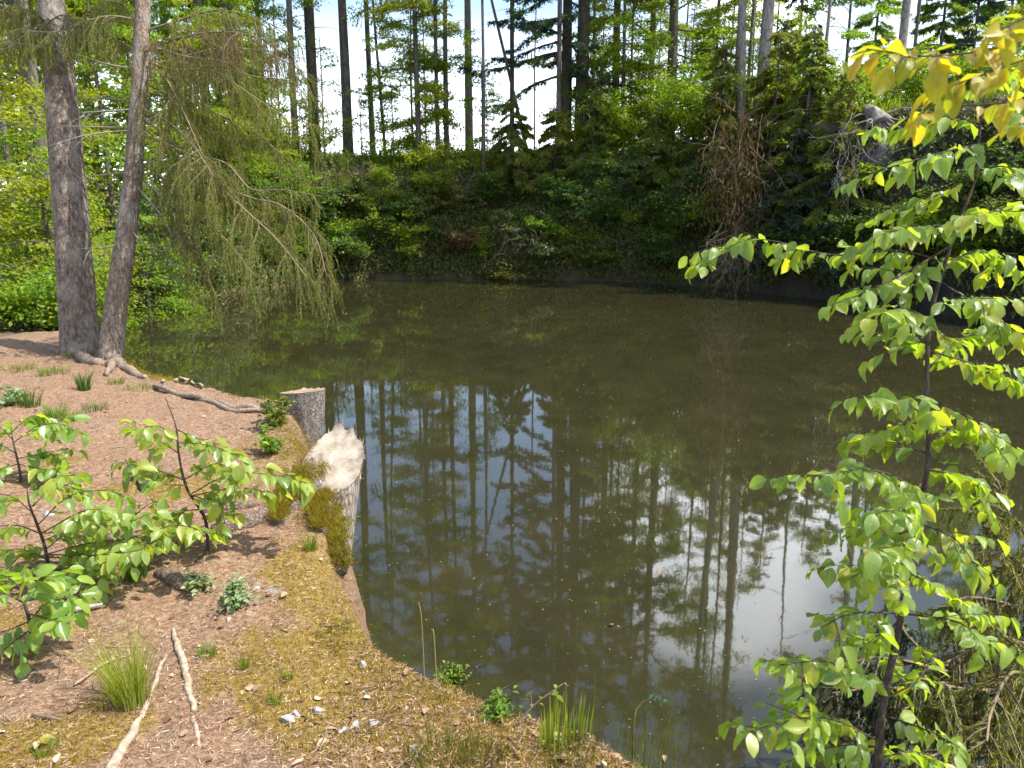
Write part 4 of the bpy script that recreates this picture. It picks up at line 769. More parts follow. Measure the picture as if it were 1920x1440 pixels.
for so, base, PP, nb_ in ((s1, b1, P1, 40), (s2, b2, P2, 26)):
    PT = catmull(PP, 40); mb = MB(); fo = MB()
    for k in range(nb_):
        f = g.uniform(.74, .98); q, _ = sample_path(PT, np.array([f])); az = g.uniform(0, 6.28); ln = 2.6 * (1.05 - f) + .5; Q = bough(q[0], (math.cos(az), math.sin(az), -.1), ln, 7, .6, .06, g); tube(mb, Q, np.linspace(.02, .004, 7), 4, cap=False)
        m = int(1100 * ln); qq, tt = sample_path(Q, g.uniform(.1, 1, m)); d2 = unit(tt * .5 + g.normal(0, .5, (m, 3)) + [0, 0, -.7]); qq = qq + d2 * g.uniform(0, .5, (m, 1)) * np.minimum(1, ln); needle_tris(fo, qq, d2, .05, .012, g, .8, .2)
    fo.build('crown', M['spruce'], so, origin=base); mb.build('crown_limbs', M['bough_twig'], so, True, origin=base)
# roots: parts of the trees they feed
def root_part(parent, origin, pts, r, mt, lift=.0, k=7, sub=5):
    P = catmull(on_ground(pts, lift), sub * len(pts)); n = len(P); P[:, 2] += .012 * np.sin(np.arange(n) * .9); mb = MB(); tube(mb, P, np.interp(np.linspace(0, 1, n), np.linspace(0, 1, len(r)), r), k, rough=.25, seed=n % 5); return mb.build('root', mt, parent, True, origin=origin)
root_part(s2, b2, [(205, 672), (212, 682), (206, 695), (200, 706)], [.06, .045, .02], M['root'], .02)
root_part(s2, b2, [(214, 674), (236, 692), (262, 706), (280, 712)], [.07, .05, .02], M['root'], .0)
root_part(s2, b2, [(306, 720), (330, 716), (345, 714), (362, 722), (380, 730)], [.015, .03, .03, .012], M['pale_wood'], .03)
root_part(s2, b2, [(290, 728), (340, 742), (390, 752), (430, 766), (470, 768), (512, 776)], [.02, .028, .034, .03, .015], M['root'], .015)
root_part(s2, b2, [(320, 735), (380, 752), (440, 772), (500, 772)], [.012, .02, .024, .012], M['root'], .01)
root_part(s1, b1, [(150, 668), (175, 680), (196, 684), (208, 680)], [.07, .05, .03], M['root'], .0)
root_part(s1, b1, [(130, 662), (100, 656), (72, 646), (40, 640), (10, 640)], [.05, .03, .022, .01], M['root'], -.005)
root_part(s1, b1, [(0, 661), (30, 666), (60, 668)], [.016, .016, .008], M['root'], -.004)

# ------------------------------------------------------------------ stumps at the bank edge
def stump(name, base, label, ax, hts, rad_, topn, seed, barkm, woodm, jag=0.0, flute=.12):
    """fluted stump swept along an axis; its sawn top is cut by the plane topn"""
    o = thing(name, base, label, 'stump'); k = 56; n = 26; g = np.random.default_rng(seed); P = catmull(np.asarray(ax), n); rr = np.interp(np.linspace(0, 1, n), np.linspace(0, 1, len(rad_)), rad_); th_ = np.arange(k) / k * 2 * np.pi
    R_ = rr[:, None] * (1 + flute * fbm(np.cos(th_) * 1.5 + seed, np.sin(th_) * 1.5, 3, 2)[None] + .05 * fbm(th_[None] / 6.283 * 20, np.linspace(0, 3, n)[:, None], 3, 4))
    V = np.stack([P[:, None, 0] + R_ * np.cos(th_), P[:, None, 1] + R_ * np.sin(th_), P[:, None, 2] + 0 * R_], -1)
    c = P[-1]; tz0 = (c[2] - (topn[0] * (V[..., 0] - c[0]) + topn[1] * (V[..., 1] - c[1])) / topn[2])[-1]; tz = tz0[None] + 0 * V[..., 0] + jag * (g.random(k) ** 2)[None] * np.maximum(0, np.cos(th_ - 1.1))[None]
    fz = np.linspace(0, 1, n)[:, None]; z0 = V[0, :, 2][None]; V[..., 2] = z0 + (tz - z0) * fz
    mb = MB(); i = np.arange(n - 1)[:, None] * k; j = np.arange(k)[None]; j2 = (j + 1) % k; mb.add(V.reshape(-1, 3), np.stack([i + j, i + j2, i + k + j2, i + k + j], -1).reshape(-1, 4)); mb.build('bark', barkm, o, True, origin=base)
    tp = MB(); m = 9; f = np.linspace(1, 0, m)[:, None]; top = V[-1].copy(); rim = top[:, 2].copy(); top[:, 2] = tz0; cc = top.mean(0); D = (cc + (top - cc) * (f[:, :, None] if f.ndim == 3 else f[..., None]) * .985); D[0, :, 2] = rim - .002; D[..., 2] += .012 * fbm(D[..., 0] * 16, D[..., 1] * 5, 3, seed) * (f > .02) * (f < .99) + .004
    tp.add(D.reshape(-1, 3), np.stack([np.arange(m - 1)[:, None] * k + j, np.arange(m - 1)[:, None] * k + j2, np.arange(m - 1)[:, None] * k + k + j2, np.arange(m - 1)[:, None] * k + k + j], -1).reshape(-1, 4)); tp.build('cut_face', woodm, o, True, origin=base)
    return o, V
def wood_mat(name, a_, b_, c_):
    m, n, l, o = mat(name); tc = n.new('ShaderNodeTexCoord'); wv = n.new('ShaderNodeTexWave'); wv.wave_type = 'RINGS'; wv.rings_direction = 'Z'; wv.inputs['Scale'].default_value = 22; wv.inputs['Distortion'].default_value = 9; wv.inputs['Detail'].default_value = 4; l.new(tc.outputs['Object'], wv.inputs[0])
    x = noise(n, l, tc.outputs['Object'], 9, 8, .7); r = ramp(n, [(.3, a_), (.5, b_), (.72, c_)]); l.new(x.outputs[0], r.inputs[0]); rr = ramp(n, [(0, (.86, .84, .8)), (1, (1, 1, 1))]); l.new(wv.outputs[0], rr.inputs[0]); c = mixc(n, l, .7, r.outputs[0], rr.outputs[0], 'MULTIPLY')
    p = principled(n, .75, .2); l.new(c, p.inputs['Base Color']); bp = n.new('ShaderNodeBump'); bp.inputs['Strength'].default_value = .6; bp.inputs['Distance'].default_value = .01; l.new(x.outputs[0], bp.inputs['Height']); l.new(bp.outputs[0], p.inputs['Normal']); l.new(p.outputs[0], o.inputs[0]); return m
M['grain_wood'] = bark_mat('bare_weathered_wood', (.16, .125, .095), (.46, .40, .34), (40, 40, 5), bump=.6)
M['cut_wood'] = wood_mat('weathered_cut_wood', (.15, .10, .065), (.30, .22, .15), (.42, .34, .25)); M['fresh_wood'] = wood_mat('pale_split_wood', (.17, .125, .085), (.38, .32, .245), (.52, .46, .38))
def moss_on(mb, P, Nn, n_per, ln, g, spread=.02):
    p = np.repeat(P, n_per, 0) + g.normal(0, spread, (len(P) * n_per, 3)) * [1, 1, .25]; d = unit(np.repeat(Nn, n_per, 0) + g.normal(0, .55, p.shape)); needle_tris(mb, p, d, ln, .0035, g, .35)
ga = np.random.default_rng(91)
c1 = at(568, 734, 6.65); bs1 = np.array([c1[0] - .06, c1[1] + .02, .30])
st1, _ = stump('tree_stump', bs1, 'grey sawn tree stump with flat top standing at the water edge, farther of the two', [bs1 - [0, 0, .2], bs1 + [.0, 0, .12], c1 - [.01, 0, .25], c1], None, [.24, .175, .165, .19], (-.06, .14, 1), 2, M['stump_bark'], M['cut_wood'], .03)
c2 = at(624, 866, 4.72); bs2 = np.array([c2[0] - .10, c2[1] - .28, .28])
st2, V2 = stump('tree_stump', bs2, 'pale split tree stump with a bright slanted face and golden moss, nearer of the two', [bs2 - [.02, 0, .25], bs2 + [.0, 0, .15], c2 - [.05, .12, .28], c2], None, [.30, .235, .20, .205], (-.22, -.72, 1), 5, M['grain_wood'], M['fresh_wood'], .06, .22)
mb = MB(); k = V2.shape[1]                                    # splinters along the torn rim
for a in range(k):
    if math.cos(2 * math.pi * a / k - 1.0) > -.25:
        for q in range(1): p = V2[-1, a] + ga.normal(0, .006, 3); h = ga.uniform(.008, .035) * (1 + (ga.random() < .12)); d = unit(ga.normal(0, .25, 3) + [0.1, 0, 1]); s_ = np.array([math.sin(a), math.cos(a), 0]) * .006; mb.add([p - s_ - d * .02, p + s_ - d * .02, p + d * h], [[0, 1, 2]])
mb.build('splinters', M['fresh_wood'], st2, origin=bs2)
mb = MB(); P = V2[5:26, :][:, [a for a in range(k) if math.cos(2 * math.pi * a / k - 3.75) > .05]].reshape(-1, 3); P = P[fbm(P[:, 0] * 6, P[:, 2] * 6 + P[:, 1] * 4, 3, 1) > -.3]; ctr = np.array([bs2[0], bs2[1] + .1, 0]); moss_on(mb, P, unit((P - ctr) * [1, 1, 0] + [0, 0, .35]), 22, .032, ga); mb.build('moss_cap', M['moss'], st2, origin=bs2)
for pts, r, mt in [([(585, 905), (560, 930), (535, 955), (525, 985)], [.12, .10, .07, .03], M['stump_bark']), ([(618, 935), (622, 980), (630, 1030), (638, 1080)], [.11, .09, .07, .04], M['stump_bark']), ([(606, 930), (600, 965), (604, 1000)], [.08, .06, .02], M['stump_bark'])]:
    ro = root_part(st2, bs2, pts, r, mt, .0, 10, 6); P = catmull(on_ground(pts, .03), 60); mm = MB(); rr = np.interp(np.linspace(0, 1, 60), np.linspace(0, 1, len(r)), r)[:, None]
    if mt is M['stump_bark']: moss_on(mm, np.vstack([P + ga.normal(0, .45, (60, 3)) * rr * [1, 1, .2] + [0, 0, .6] * rr for q in range(4)]), np.tile([0, -.25, 1.0], (240, 1)), 34, .035, ga, .02); mm.build('moss', M['moss'], ro, origin=bs2)
# bark slab and other dead wood lying on the slope
def log(name, pts, r, mt, label, cat, lift=.0, rough=.3):
    P = on_ground(pts, lift); o = thing(name, P.mean(0), label, cat); mb = MB(); Q = catmull(P, 8 * len(pts)); tube(mb, Q, np.interp(np.linspace(0, 1, len(Q)), np.linspace(0, 1, len(r)), r), 10, rough=rough, seed=len(pts)); a = mb.build('wood', mt, o, True, origin=P.mean(0)); return o, Q
def tag1(name, mb, mt, label, cat, group=None, smooth=True, kind=None, origin=None):
    o = mb.build(name, mt, None, smooth, origin=origin);
    if origin is not None: o.location = tuple(origin)
    return tag(o, label, cat, group, kind)
def stick(name, pts, r, mt, label, cat='stick', lift=.01, group=None, rough=.25):
    P = on_ground(pts, lift); mb = MB(); Q = catmull(P, 10 * len(pts)); Q = Q + np.stack([fbm(Q[:, 1] * 14, Q[:, 0] * 14, 3, 1), 0 * Q[:, 0], .3 * fbm(Q[:, 1] * 22, Q[:, 0] * 9, 3, 2)], 1) * .016; tube(mb, Q, np.interp(np.linspace(0, 1, len(Q)), np.linspace(0, 1, len(r)), r), 8, rough=rough, seed=int(pts[0][0]) % 7); return tag1(name, mb, mt, label, cat, group, origin=P.mean(0))
stick('fallen_bark_slab', [(395, 1000), (440, 992), (480, 978), (520, 962)], [.03, .055, .05, .03], M['fallen_bark'], 'brown rough slab of fallen bark lying left of the mossy stump root', 'bark', .015)
stick('fallen_bark_slab', [(380, 960), (430, 952), (480, 950)], [.03, .045, .02], M['fallen_bark'], 'reddish flake of fallen bark above the rough brown slab', 'bark', .0)
stick('exposed_root', [(322, 1178), (330, 1210), (342, 1250), (352, 1290), (362, 1335)], [.006, .012, .014, .013, .009], M['pale_wood'], 'pale exposed root running toward the camera from the middle of the slope', 'root', .001)
stick('exposed_root', [(310, 1230), (296, 1268), (280, 1320), (250, 1370), (220, 1420), (205, 1450)], [.004, .008, .010, .014, .017, .018], M['pale_wood'], 'thicker pale exposed root running down to the bottom edge beside the tall grass tuft', 'root', .004)
stick('exposed_root', [(362, 1345), (368, 1375), (370, 1400)], [.008, .008, .004], M['pale_wood'], 'short end of pale root showing again near the bottom edge', 'root', -.003)
stick('fallen_stick', [(118, 1158), (150, 1150), (190, 1141)], [.008, .011, .007], M['stone'], 'bleached white stick lying by the leafy seedling thicket', lift=.02)
stick('fallen_stick', [(62, 1345), (90, 1350), (118, 1356)], [.004, .006, .003], M['twig'], 'short brown stick near the lower left corner', lift=.01)
stick('fallen_stick', [(140, 1290), (190, 1252), (215, 1240)], [.004, .006, .005], M['pale_wood'], 'thin tan stick left of the tall grass tuft', lift=.01)
stick('fallen_stick', [(240, 900), (262, 905), (275, 925)], [.03, .035, .02], M['dark_twig'], 'dark rotten stub of wood behind the leafy thicket', lift=.02)
stick('fallen_stick', [(300, 1075), (330, 1090), (372, 1110)], [.03, .04, .02], M['fallen_bark'], 'dark grey half buried root stub beside the dark grass clump', lift=.0)

# ------------------------------------------------------------------ beech saplings and seedlings with full near leaves
def spray(fo, tw, P, r0, g, lsize, sub=.16, gap=.035, droop=.55, first=.12, width=.5, both=True):
    """leaves set alternately along a branch and its side twigs"""
    n = len(P); tube(tw, P, np.linspace(r0, .0012, n), 5); L_ = np.linalg.norm(np.diff(P, axis=0), axis=1).sum(); paths = [(P, L_, first)]
    k = max(1, int(L_ / .085))
    for q in range(k):
        f = first + (1 - first) * (q + g.uniform(.2, .8)) / k; p, t = sample_path(P, np.array([f])); sd = unit(np.cross(t[0], [0, 0, 1]) + g.normal(0, .25, 3)) * (1 if q % 2 else -1)
        l2 = sub * g.uniform(.35, 1.15) * (1.15 - .6 * f); Q = bough(p[0], unit(t[0] * .8 + sd * g.uniform(.5, 1.1) + [0, 0, g.normal(0, .15)]), l2, 6, .35, .1, g); tube(tw, Q, np.linspace(.0017, .0008, 6), 3, cap=False); paths.append((Q, l2, .2))
    c, a, nn, s_ = [], [], [], []
    for Q, l, f0 in paths:
        m = max(2, int(l * (1 - f0) / gap)); f = f0 + (1 - f0) * (np.arange(m) + g.uniform(.2, .8, m)) / m; f[-1] = 1.0; p, t = sample_path(Q, f); sd = unit(np.cross(t, [0, 0, 1])) * np.where(np.arange(m) % 2, 1, -1)[:, None]; sd[-1] *= .1
        aa = unit(t * g.uniform(.3, .9, (m, 1)) + sd * g.uniform(.5, 1.1, (m, 1)) + np.array([0, 0, -1]) * g.uniform(.1, 2 * droop, (m, 1)) + g.normal(0, .2, (m, 3))); c.append(p + aa * .006); a.append(aa)
        nn.append(unit(np.array([0, 0, 1.0]) + t * .2 + g.normal(0, .38, (m, 3)) - .4 * sd * 0)); s_.append(lsize * g.uniform(.5, 1.2, m))
    near_leaves(fo, np.concatenate(c), np.concatenate(a), np.concatenate(nn), np.concatenate(s_), g)
def traced_plant(name, label, cat, base, trunk, r, brs, lsize, g, lm, barkm, sub=.16, gap=.035, droop=.55, group=None, dj=.25):
    """trunk: [(px, py, t)], brs: [[(px, py)...], depth change] traced on the photograph, each with its own distance"""
    o = thing(name, base, label, cat, group); tk = np.array([at(*q) for q in trunk]); TP = catmull(np.vstack([[base - [0, 0, .06]], tk]), 12 * len(trunk)); n = len(TP); mb = MB(); tube(mb, TP, np.interp(np.linspace(0, 1, n), np.linspace(0, 1, len(r)), r), 9, rough=.12); mb.build('stem', barkm, o, True, origin=base)
    tw, fo = MB(), MB()
    for pts, dd in brs:
        t0 = np.interp(pts[0][1], [q[1] for q in trunk][::-1], [q[2] for q in trunk][::-1]); m = len(pts); P = np.array([at(x, y, t0 + dd * i / (m - 1)) for i, (x, y) in enumerate(pts)]); spray(fo, tw, catmull(P, 5 * m), .0032, g, lsize, sub, gap, droop)
    tw.build('twig', barkm, o, True, origin=base); fo.build('foliage', lm, o, origin=base); return o
g = np.random.default_rng(101)
TR = [(1645, 1430, 2.28), (1655, 1330, 2.28), (1690, 1150, 2.30), (1715, 1000, 2.32), (1740, 870, 2.33), (1738, 700, 2.34), (1748, 580, 2.35), (1790, 440, 2.36), (1830, 330, 2.36), (1838, 240, 2.36), (1850, 150, 2.35)]
BR = [([(1770, 490), (1680, 470), (1560, 478), (1450, 452), (1380, 452), (1300, 500)], .12), ([(1785, 460), (1700, 510), (1640, 540), (1560, 572)], -.25), ([(1745, 640), (1700, 640), (1645, 622)], .25), ([(1745, 600), (1700, 580), (1650, 585)], -.25), ([(1738, 790), (1690, 752), (1610, 742)], -.2),
 ([(1738, 850), (1670, 828), (1590, 826)], .2), ([(1728, 920), (1640, 882), (1512, 892)], -.25), ([(1712, 1010), (1640, 985), (1585, 1010)], .2), ([(1700, 1090), (1640, 1062), (1595, 1085)], -.2), ([(1690, 1150), (1600, 1150), (1540, 1176)], -.15),
 ([(1665, 1290), (1560, 1242), (1460, 1246)], -.25), ([(1650, 1390), (1540, 1345), (1395, 1372)], -.25), ([(1650, 1400), (1560, 1400), (1470, 1430)], .1), ([(1838, 320), (1880, 312), (1925, 330)], -.2), ([(1805, 410), (1880, 395), (1940, 405)], .2),
 ([(1765, 530), (1860, 590), (1930, 640)], -.2), ([(1748, 660), (1850, 690), (1930, 722)], .15), ([(1740, 745), (1830, 790), (1900, 838)], -.15), ([(1740, 830), (1800, 800), (1860, 800)], .25), ([(1735, 880), (1820, 900), (1860, 965)], .2), ([(1718, 980), (1790, 1010), (1845, 1085)], -.2),
 ([(1705, 1075), (1770, 1105), (1835, 1150)], .2), ([(1690, 1150), (1790, 1165), (1860, 1205)], -.2), ([(1660, 1310), (1720, 1275), (1750, 1225)], .15), ([(1838, 240), (1800, 222), (1720, 235), (1640, 245)], .2), ([(1836, 270), (1770, 285), (1650, 318)], -.15), ([(1830, 330), (1740, 370), (1645, 402)], .2), ([(1805, 420), (1730, 425), (1660, 435)], -.2),
 ([(1840, 230), (1900, 185), (1950, 200)], -.2), ([(1846, 170), (1880, 140), (1930, 120)], .2), ([(1770, 500), (1840, 470), (1930, 520)], .3), ([(1740, 780), (1690, 800), (1650, 815)], .3), ([(1730, 900), (1700, 950), (1640, 960)], -.3), ([(1655, 1340), (1740, 1370), (1800, 1400)], -.2), ([(1650, 1420), (1720, 1410), (1790, 1440)], .2),
 ([(1750, 570), (1800, 560), (1870, 560)], -.25), ([(1743, 690), (1790, 640), (1850, 620)], .3), ([(1720, 990), (1690, 1020), (1640, 1030)], -.35), ([(1690, 1160), (1640, 1200), (1590, 1190)], .3)]
bb = at(1636, 1500, 2.27); bb[2] = gz(bb[0], bb[1])
traced_plant('beech_sapling', 'young beech sapling with glossy light green leaves leaning over the water on the right', 'sapling', bb, TR, [.014, .0125, .011, .0095, .0085, .0075, .0068, .006, .0048, .0036, .0028, .002], BR, .057, g, M['beech_leaf'], M['sapling_bark'], .19, .0145, .65)
# twigs with yellow leaves of a second sapling rooted right of the frame
yb = np.array([1.55, 1.15, 0]); yb[2] = gz(yb[0], yb[1])
o = thing('beech_sapling', yb, 'twigs with sunlit yellow leaves reaching in at the upper right corner', 'sapling')
mb = MB(); TP = catmull([yb - [0, 0, .05], yb + [-.05, .05, .9], yb + [-.1, .1, 1.7], yb + [-.15, .15, 2.6]], 30); tube(mb, TP, np.linspace(.018, .005, 30), 8); mb.build('stem', M['sapling_bark'], o, True, origin=yb)
tw, fo = MB(), MB()
for pts, d0, d1 in [([(2150, 20), (1990, 55), (1880, 88), (1760, 105), (1690, 100), (1625, 92)], 1.25, 1.2), ([(2150, 60), (2000, 85), (1920, 112), (1830, 145), (1760, 168)], 1.25, 1.3), ([(2100, -20), (1990, 10), (1930, 30), (1870, 60)], 1.2, 1.15), ([(2130, 130), (2000, 150), (1900, 190), (1770, 200), (1720, 215)], 1.35, 1.45), ([(2100, 210), (1990, 220), (1900, 235)], 1.4, 1.5)]:
    P = np.array([at(q[0], q[1], d0 + (d1 - d0) * i / (len(pts) - 1)) for i, q in enumerate(pts)]); k = np.argmin(np.linalg.norm(TP - (P[0] + [0, 0, -.1]), axis=1)); P = np.vstack([[TP[k]], P]); spray(fo, tw, catmull(P, 30), .0025, g, .044, .07, .034, .5, .40)
tw.build('twig', M['sapling_bark'], o, True, origin=yb); fo.build('foliage', M['yellow_leaf'], o, origin=yb)
# seedlings on the left of the near bank
def seedling(label, stempx, baset, brs, lsize, g, lm, gap=.032, sub=.14):
    b, t = hit(*stempx[0]); tr_ = [(x, y, t + dt) for (x, y), dt in zip(stempx[1:], baset)]
    return traced_plant('beech_seedling', label, 'seedling', b, tr_, [.008, .007, .006, .004, .002], [(p, d) for p, d in brs], lsize, g, lm, M['sapling_bark'], sub, gap * .62, .5)
g = np.random.default_rng(103); BL = M['beech_leaf']
seedling('upright beech seedling with flat leafy tiers in the middle of the near slope', [(388, 1035), (385, 975), (350, 915), (335, 850), (330, 800), (310, 745)], [-.02, -.05, -.08, -.1, -.1],
 [([(345, 900), (290, 880), (215, 865)], .1), ([(335, 850), (290, 820), (235, 790)], .1), ([(332, 830), (390, 835), (455, 858)], -.1), ([(345, 900), (400, 870), (440, 880)], .15), ([(360, 925), (430, 890), (510, 890), (575, 905)], -.05), ([(360, 930), (440, 915), (520, 925)], .12), ([(350, 910), (300, 905), (240, 875)], -.2), ([(375, 955), (330, 960), (290, 975)], -.15), ([(383, 975), (410, 960), (425, 985)], -.1), ([(332, 820), (300, 800), (270, 800)], -.15), ([(331, 805), (365, 820), (410, 832)], .12), ([(385, 985), (350, 1000), (320, 1000)], .1), ([(362, 930), (400, 935), (450, 900)], -.2)], .074, g, BL)
seedling('beech seedling with few large leaves standing highest at the left margin', [(35, 905), (38, 890), (32, 860), (25, 830), (20, 800)], [-.02, -.03, -.05, -.05],
 [([(25, 830), (70, 800), (115, 795), (155, 815)], -.05), ([(22, 810), (60, 780), (100, 785)], .15), ([(32, 860), (80, 850), (130, 840)], .1), ([(30, 850), (-10, 830), (-50, 830)], 0), ([(35, 870), (75, 880), (110, 880)], -.1), ([(24, 825), (0, 800), (-30, 790)], .1), ([(34, 870), (0, 880), (-40, 890)], -.1)], .082, g, BL)
seedling('large bushy beech seedling forming a leafy thicket at the left margin', [(95, 1090), (85, 1030), (70, 985), (55, 945), (50, 915)], [-.02, -.05, -.1, -.12],
 [([(70, 985), (130, 930), (200, 920), (240, 935)], .1), ([(85, 1030), (150, 985), (220, 985), (290, 960)], -.05), ([(85, 1040), (160, 1020), (240, 1010), (330, 985), (395, 1000)], -.1), ([(60, 960), (20, 930), (-40, 925)], 0), ([(75, 1000), (30, 985), (-30, 990)], -.1), ([(90, 1060), (60, 1060), (0, 1065)], -.15), ([(92, 1070), (150, 1065), (200, 1075)], -.15), ([(60, 950), (100, 915), (150, 905)], .15), ([(55, 930), (90, 900), (140, 890)], -.1), ([(88, 1045), (140, 1045), (190, 1040)], .1), ([(80, 1015), (120, 1000), (180, 1010)], .2), ([(90, 1050), (40, 1030), (-20, 1035)], .1), ([(92, 1075), (130, 1090), (170, 1105)], -.2), ([(78, 1000), (150, 960), (190, 955)], -.2), ([(85, 1040), (200, 1040), (270, 1030)], -.25)], .072, g, BL)
seedling('low beech seedling drooping at the lower left margin with mottled yellow leaves', [(60, 1215), (55, 1165), (45, 1130), (40, 1100)], [-.03, -.06, -.1],
 [([(55, 1165), (90, 1130), (150, 1115)], 0), ([(45, 1130), (0, 1110), (-50, 1110)], -.1), ([(55, 1165), (20, 1180), (-20, 1200)], -.1), ([(45, 1120), (90, 1095), (140, 1085)], .1), ([(50, 1150), (90, 1160), (110, 1165)], -.15), ([(42, 1105), (10, 1080), (-30, 1080)], .1), ([(58, 1180), (30, 1200), (0, 1225)], -.15), ([(44, 1120), (70, 1100), (60, 1070)], -.2)], .072, g, BL)
seedling('sprig of beech leaves between the thicket and the upright seedling', [(232, 1040), (240, 1010), (250, 985), (255, 960)], [-.02, -.04, -.06],
 [([(245, 1000), (290, 985), (330, 960)], 0), ([(250, 985), (210, 960), (180, 965)], .05), ([(240, 1010), (200, 1020), (165, 1035)], -.1), ([(254, 965), (280, 945), (300, 940)], .1), ([(242, 1008), (285, 1015), (320, 1020)], -.12)], .068, g, BL)

# ------------------------------------------------------------------ brushy spruce at the lower right
g = np.random.default_rng(107)
def near_brush(label, base, boughs, g, top):
    o = thing('young_spruce', base, label, 'spruce', None); mb = MB(); TP = catmull([base - [0, 0, .1], base + [0, 0, .5], top], 16); tube(mb, TP, np.linspace(.035, .012, 16), 8, rough=.2); mb.build('trunk', M['bark_far'], o, True, origin=base)
    for pts, d0, d1, mt, hg, ns, dn in boughs:
        P0 = at(pts[0][0], pts[0][1], d0); k = np.argmin(np.linalg.norm(TP - P0, axis=1)); needle_bough(o, base, [pts[0]] + pts, d0, d1, .009, hg, ns, mt, g, .3, M['bough_twig'], .1, (.024, .0058), dn * 2.2, start=TP[k])
    return o
LN, BN = M['lime_needle'], M['brown_needle']
xb = at(1985, 1330, 3.2); xb[2] = max(.0, gz(xb[0], xb[1])); 
near_brush('brushy half dead spruce with yellow green tips filling the lower right corner', xb, [
 ([(1960, 1120), (1900, 1050), (1850, 1000), (1840, 960)], 3.1, 2.9, LN, .16, 18, .8), ([(1960, 1160), (1880, 1130), (1820, 1120), (1780, 1130)], 3.1, 2.8, LN, .16, 20, .8), ([(1960, 1200), (1860, 1210), (1800, 1230), (1740, 1260)], 3.1, 2.9, ON, .17, 22, .25),
 ([(1960, 1250), (1880, 1290), (1800, 1290), (1720, 1270)], 3.1, 2.7, ON, .17, 24, .3), ([(1960, 1280), (1880, 1310), (1820, 1340), (1760, 1330)], 3.1, 2.75, LN, .15, 22, .8), ([(1970, 1320), (1890, 1380), (1800, 1400), (1740, 1420)], 3.1, 2.6, ON, .16, 22, .4),
 ([(1970, 1340), (1900, 1420), (1830, 1440), (1740, 1460)], 3.1, 2.6, LN, .14, 22, .8), ([(1960, 1080), (1920, 1000), (1890, 960), (1870, 900)], 3.1, 3.0, LN, .15, 16, .7), ([(1960, 1220), (1900, 1200), (1860, 1180), (1840, 1130)], 3.1, 2.6, LN, .15, 18, .9), ([(1965, 1300), (1900, 1260), (1860, 1330), (1850, 1390)], 3.1, 2.5, ON, .17, 20, .4)], g, at(1960, 900, 3.2))
xb2 = at(1790, 1400, 3.5); xb2[2] = max(0., gz(xb2[0], xb2[1]))
near_brush('dark green spruce bough cluster behind the sapling stem near the water', xb2, [
 ([(1780, 1260), (1700, 1240), (1620, 1235), (1560, 1275)], 3.5, 3.4, M['dark_needle'] if 'dark_needle' in M else M['spruce'], .16, 24, 1.0), ([(1780, 1280), (1700, 1290), (1640, 1290), (1560, 1300)], 3.5, 3.3, M['spruce'], .16, 24, 1.0),
 ([(1780, 1300), (1720, 1320), (1660, 1340), (1610, 1330)], 3.5, 3.3, M['spruce'], .16, 22, 1.0), ([(1780, 1250), (1740, 1230), (1700, 1190), (1690, 1170)], 3.5, 3.6, M['spruce'], .14, 16, 1.0), ([(1785, 1250), (1820, 1220), (1860, 1180)], 3.5, 3.5, BN, .14, 16, .3), ([(1785, 1280), (1850, 1290), (1900, 1260)], 3.5, 3.6, BN, .14, 16, .3), ([(1785, 1320), (1740, 1360), (1700, 1400)], 3.5, 3.3, LN, .14, 18, .8)], g, at(1790, 1200, 3.5))

# ------------------------------------------------------------------ grass, herbs, reeds
g = np.random.default_rng(111)
def tuft(label, px, py, n, h, sp, mt=None, wd=.0035, bend=.5, stalks=0, group='grass tufts on the near slope', lean=(0, 0), dry=0):
    b, t = hit(px, py); o = thing('grass_tuft', b, label, 'grass', group); mb = MB(); blades(mb, b - [0, 0, .01], n, h, sp, g, wd, lean, bend); mb.build('blades', mt or M['grass'], o, origin=b)
    if dry: mb = MB(); blades(mb, b - [0, 0, .01], dry, h * .8, sp * 1.2, g, wd, lean, 1.0); mb.build('dry_blades', M['dry_grass'], o, origin=b)
    if stalks: mb = MB(); blades(mb, b, stalks, h * 1.75, sp * .7, g, wd * .6, lean, .25); mb.build('stalks', M['grass'], o, origin=b)
tuft('tall bright grass tuft with long thin stalks, biggest on the slope', 248, 1325, 230, .30, .05, M['light_grass'], .0024, .5, 16, lean=(-.12, 0), dry=60)
tuft('dark green grass clump half under the leafy thicket', 255, 1085, 150, .17, .05, M['dark_grass'], .0035, .6, 6)
tuft('small grass clump on the bank edge below the mossy stump roots', 582, 1030, 90, .10, .03, None, .003, .5)
tuft('small grass clump beside the pale exposed root', 390, 1232, 60, .07, .03, None, .003, .7)
tuft('tiny upright grass clump right of the pale exposed root', 458, 1255, 40, .07, .015, None, .0028, .4)
tuft('tiny grass clump near the grey stone flakes', 515, 1318, 45, .06, .02, None, .0028, .6)
tuft('tiny pale grass clump uphill of the grey stone flakes', 540, 1275, 35, .06, .015, None, .0028, .6)
tuft('single dark grass clump below the two near trunks', 158, 732, 110, .20, .05, M['dark_grass'], .006, .4)
tuft('low grass patch left of the dark clump below the trunks', 100, 702, 120, .11, .14, None, .006, .9)
tuft('low grass patch at the foot of the big trunk', 150, 668, 110, .10, .18, M['lime_needle'], .006, .9)
tuft('green grass clump above the highest seedling', 55, 762, 110, .16, .08, M['dark_grass'], .006, .5)
tuft('bright grass clump right of the highest seedling', 105, 785, 110, .15, .07, None, .005, .7)
tuft('second bright grass clump right of the highest seedling', 135, 788, 90, .11, .07, None, .005, .8)
tuft('flat grass patch at the left margin of the slope', 30, 692, 110, .09, .18, None, .006, 1.0)
tuft('faint grass patch below the slim spruce roots', 260, 728, 90, .07, .12, None, .005, 1.0)
tuft('grass clump in front of the slim spruce roots', 215, 720, 70, .09, .08, None, .005, .8)
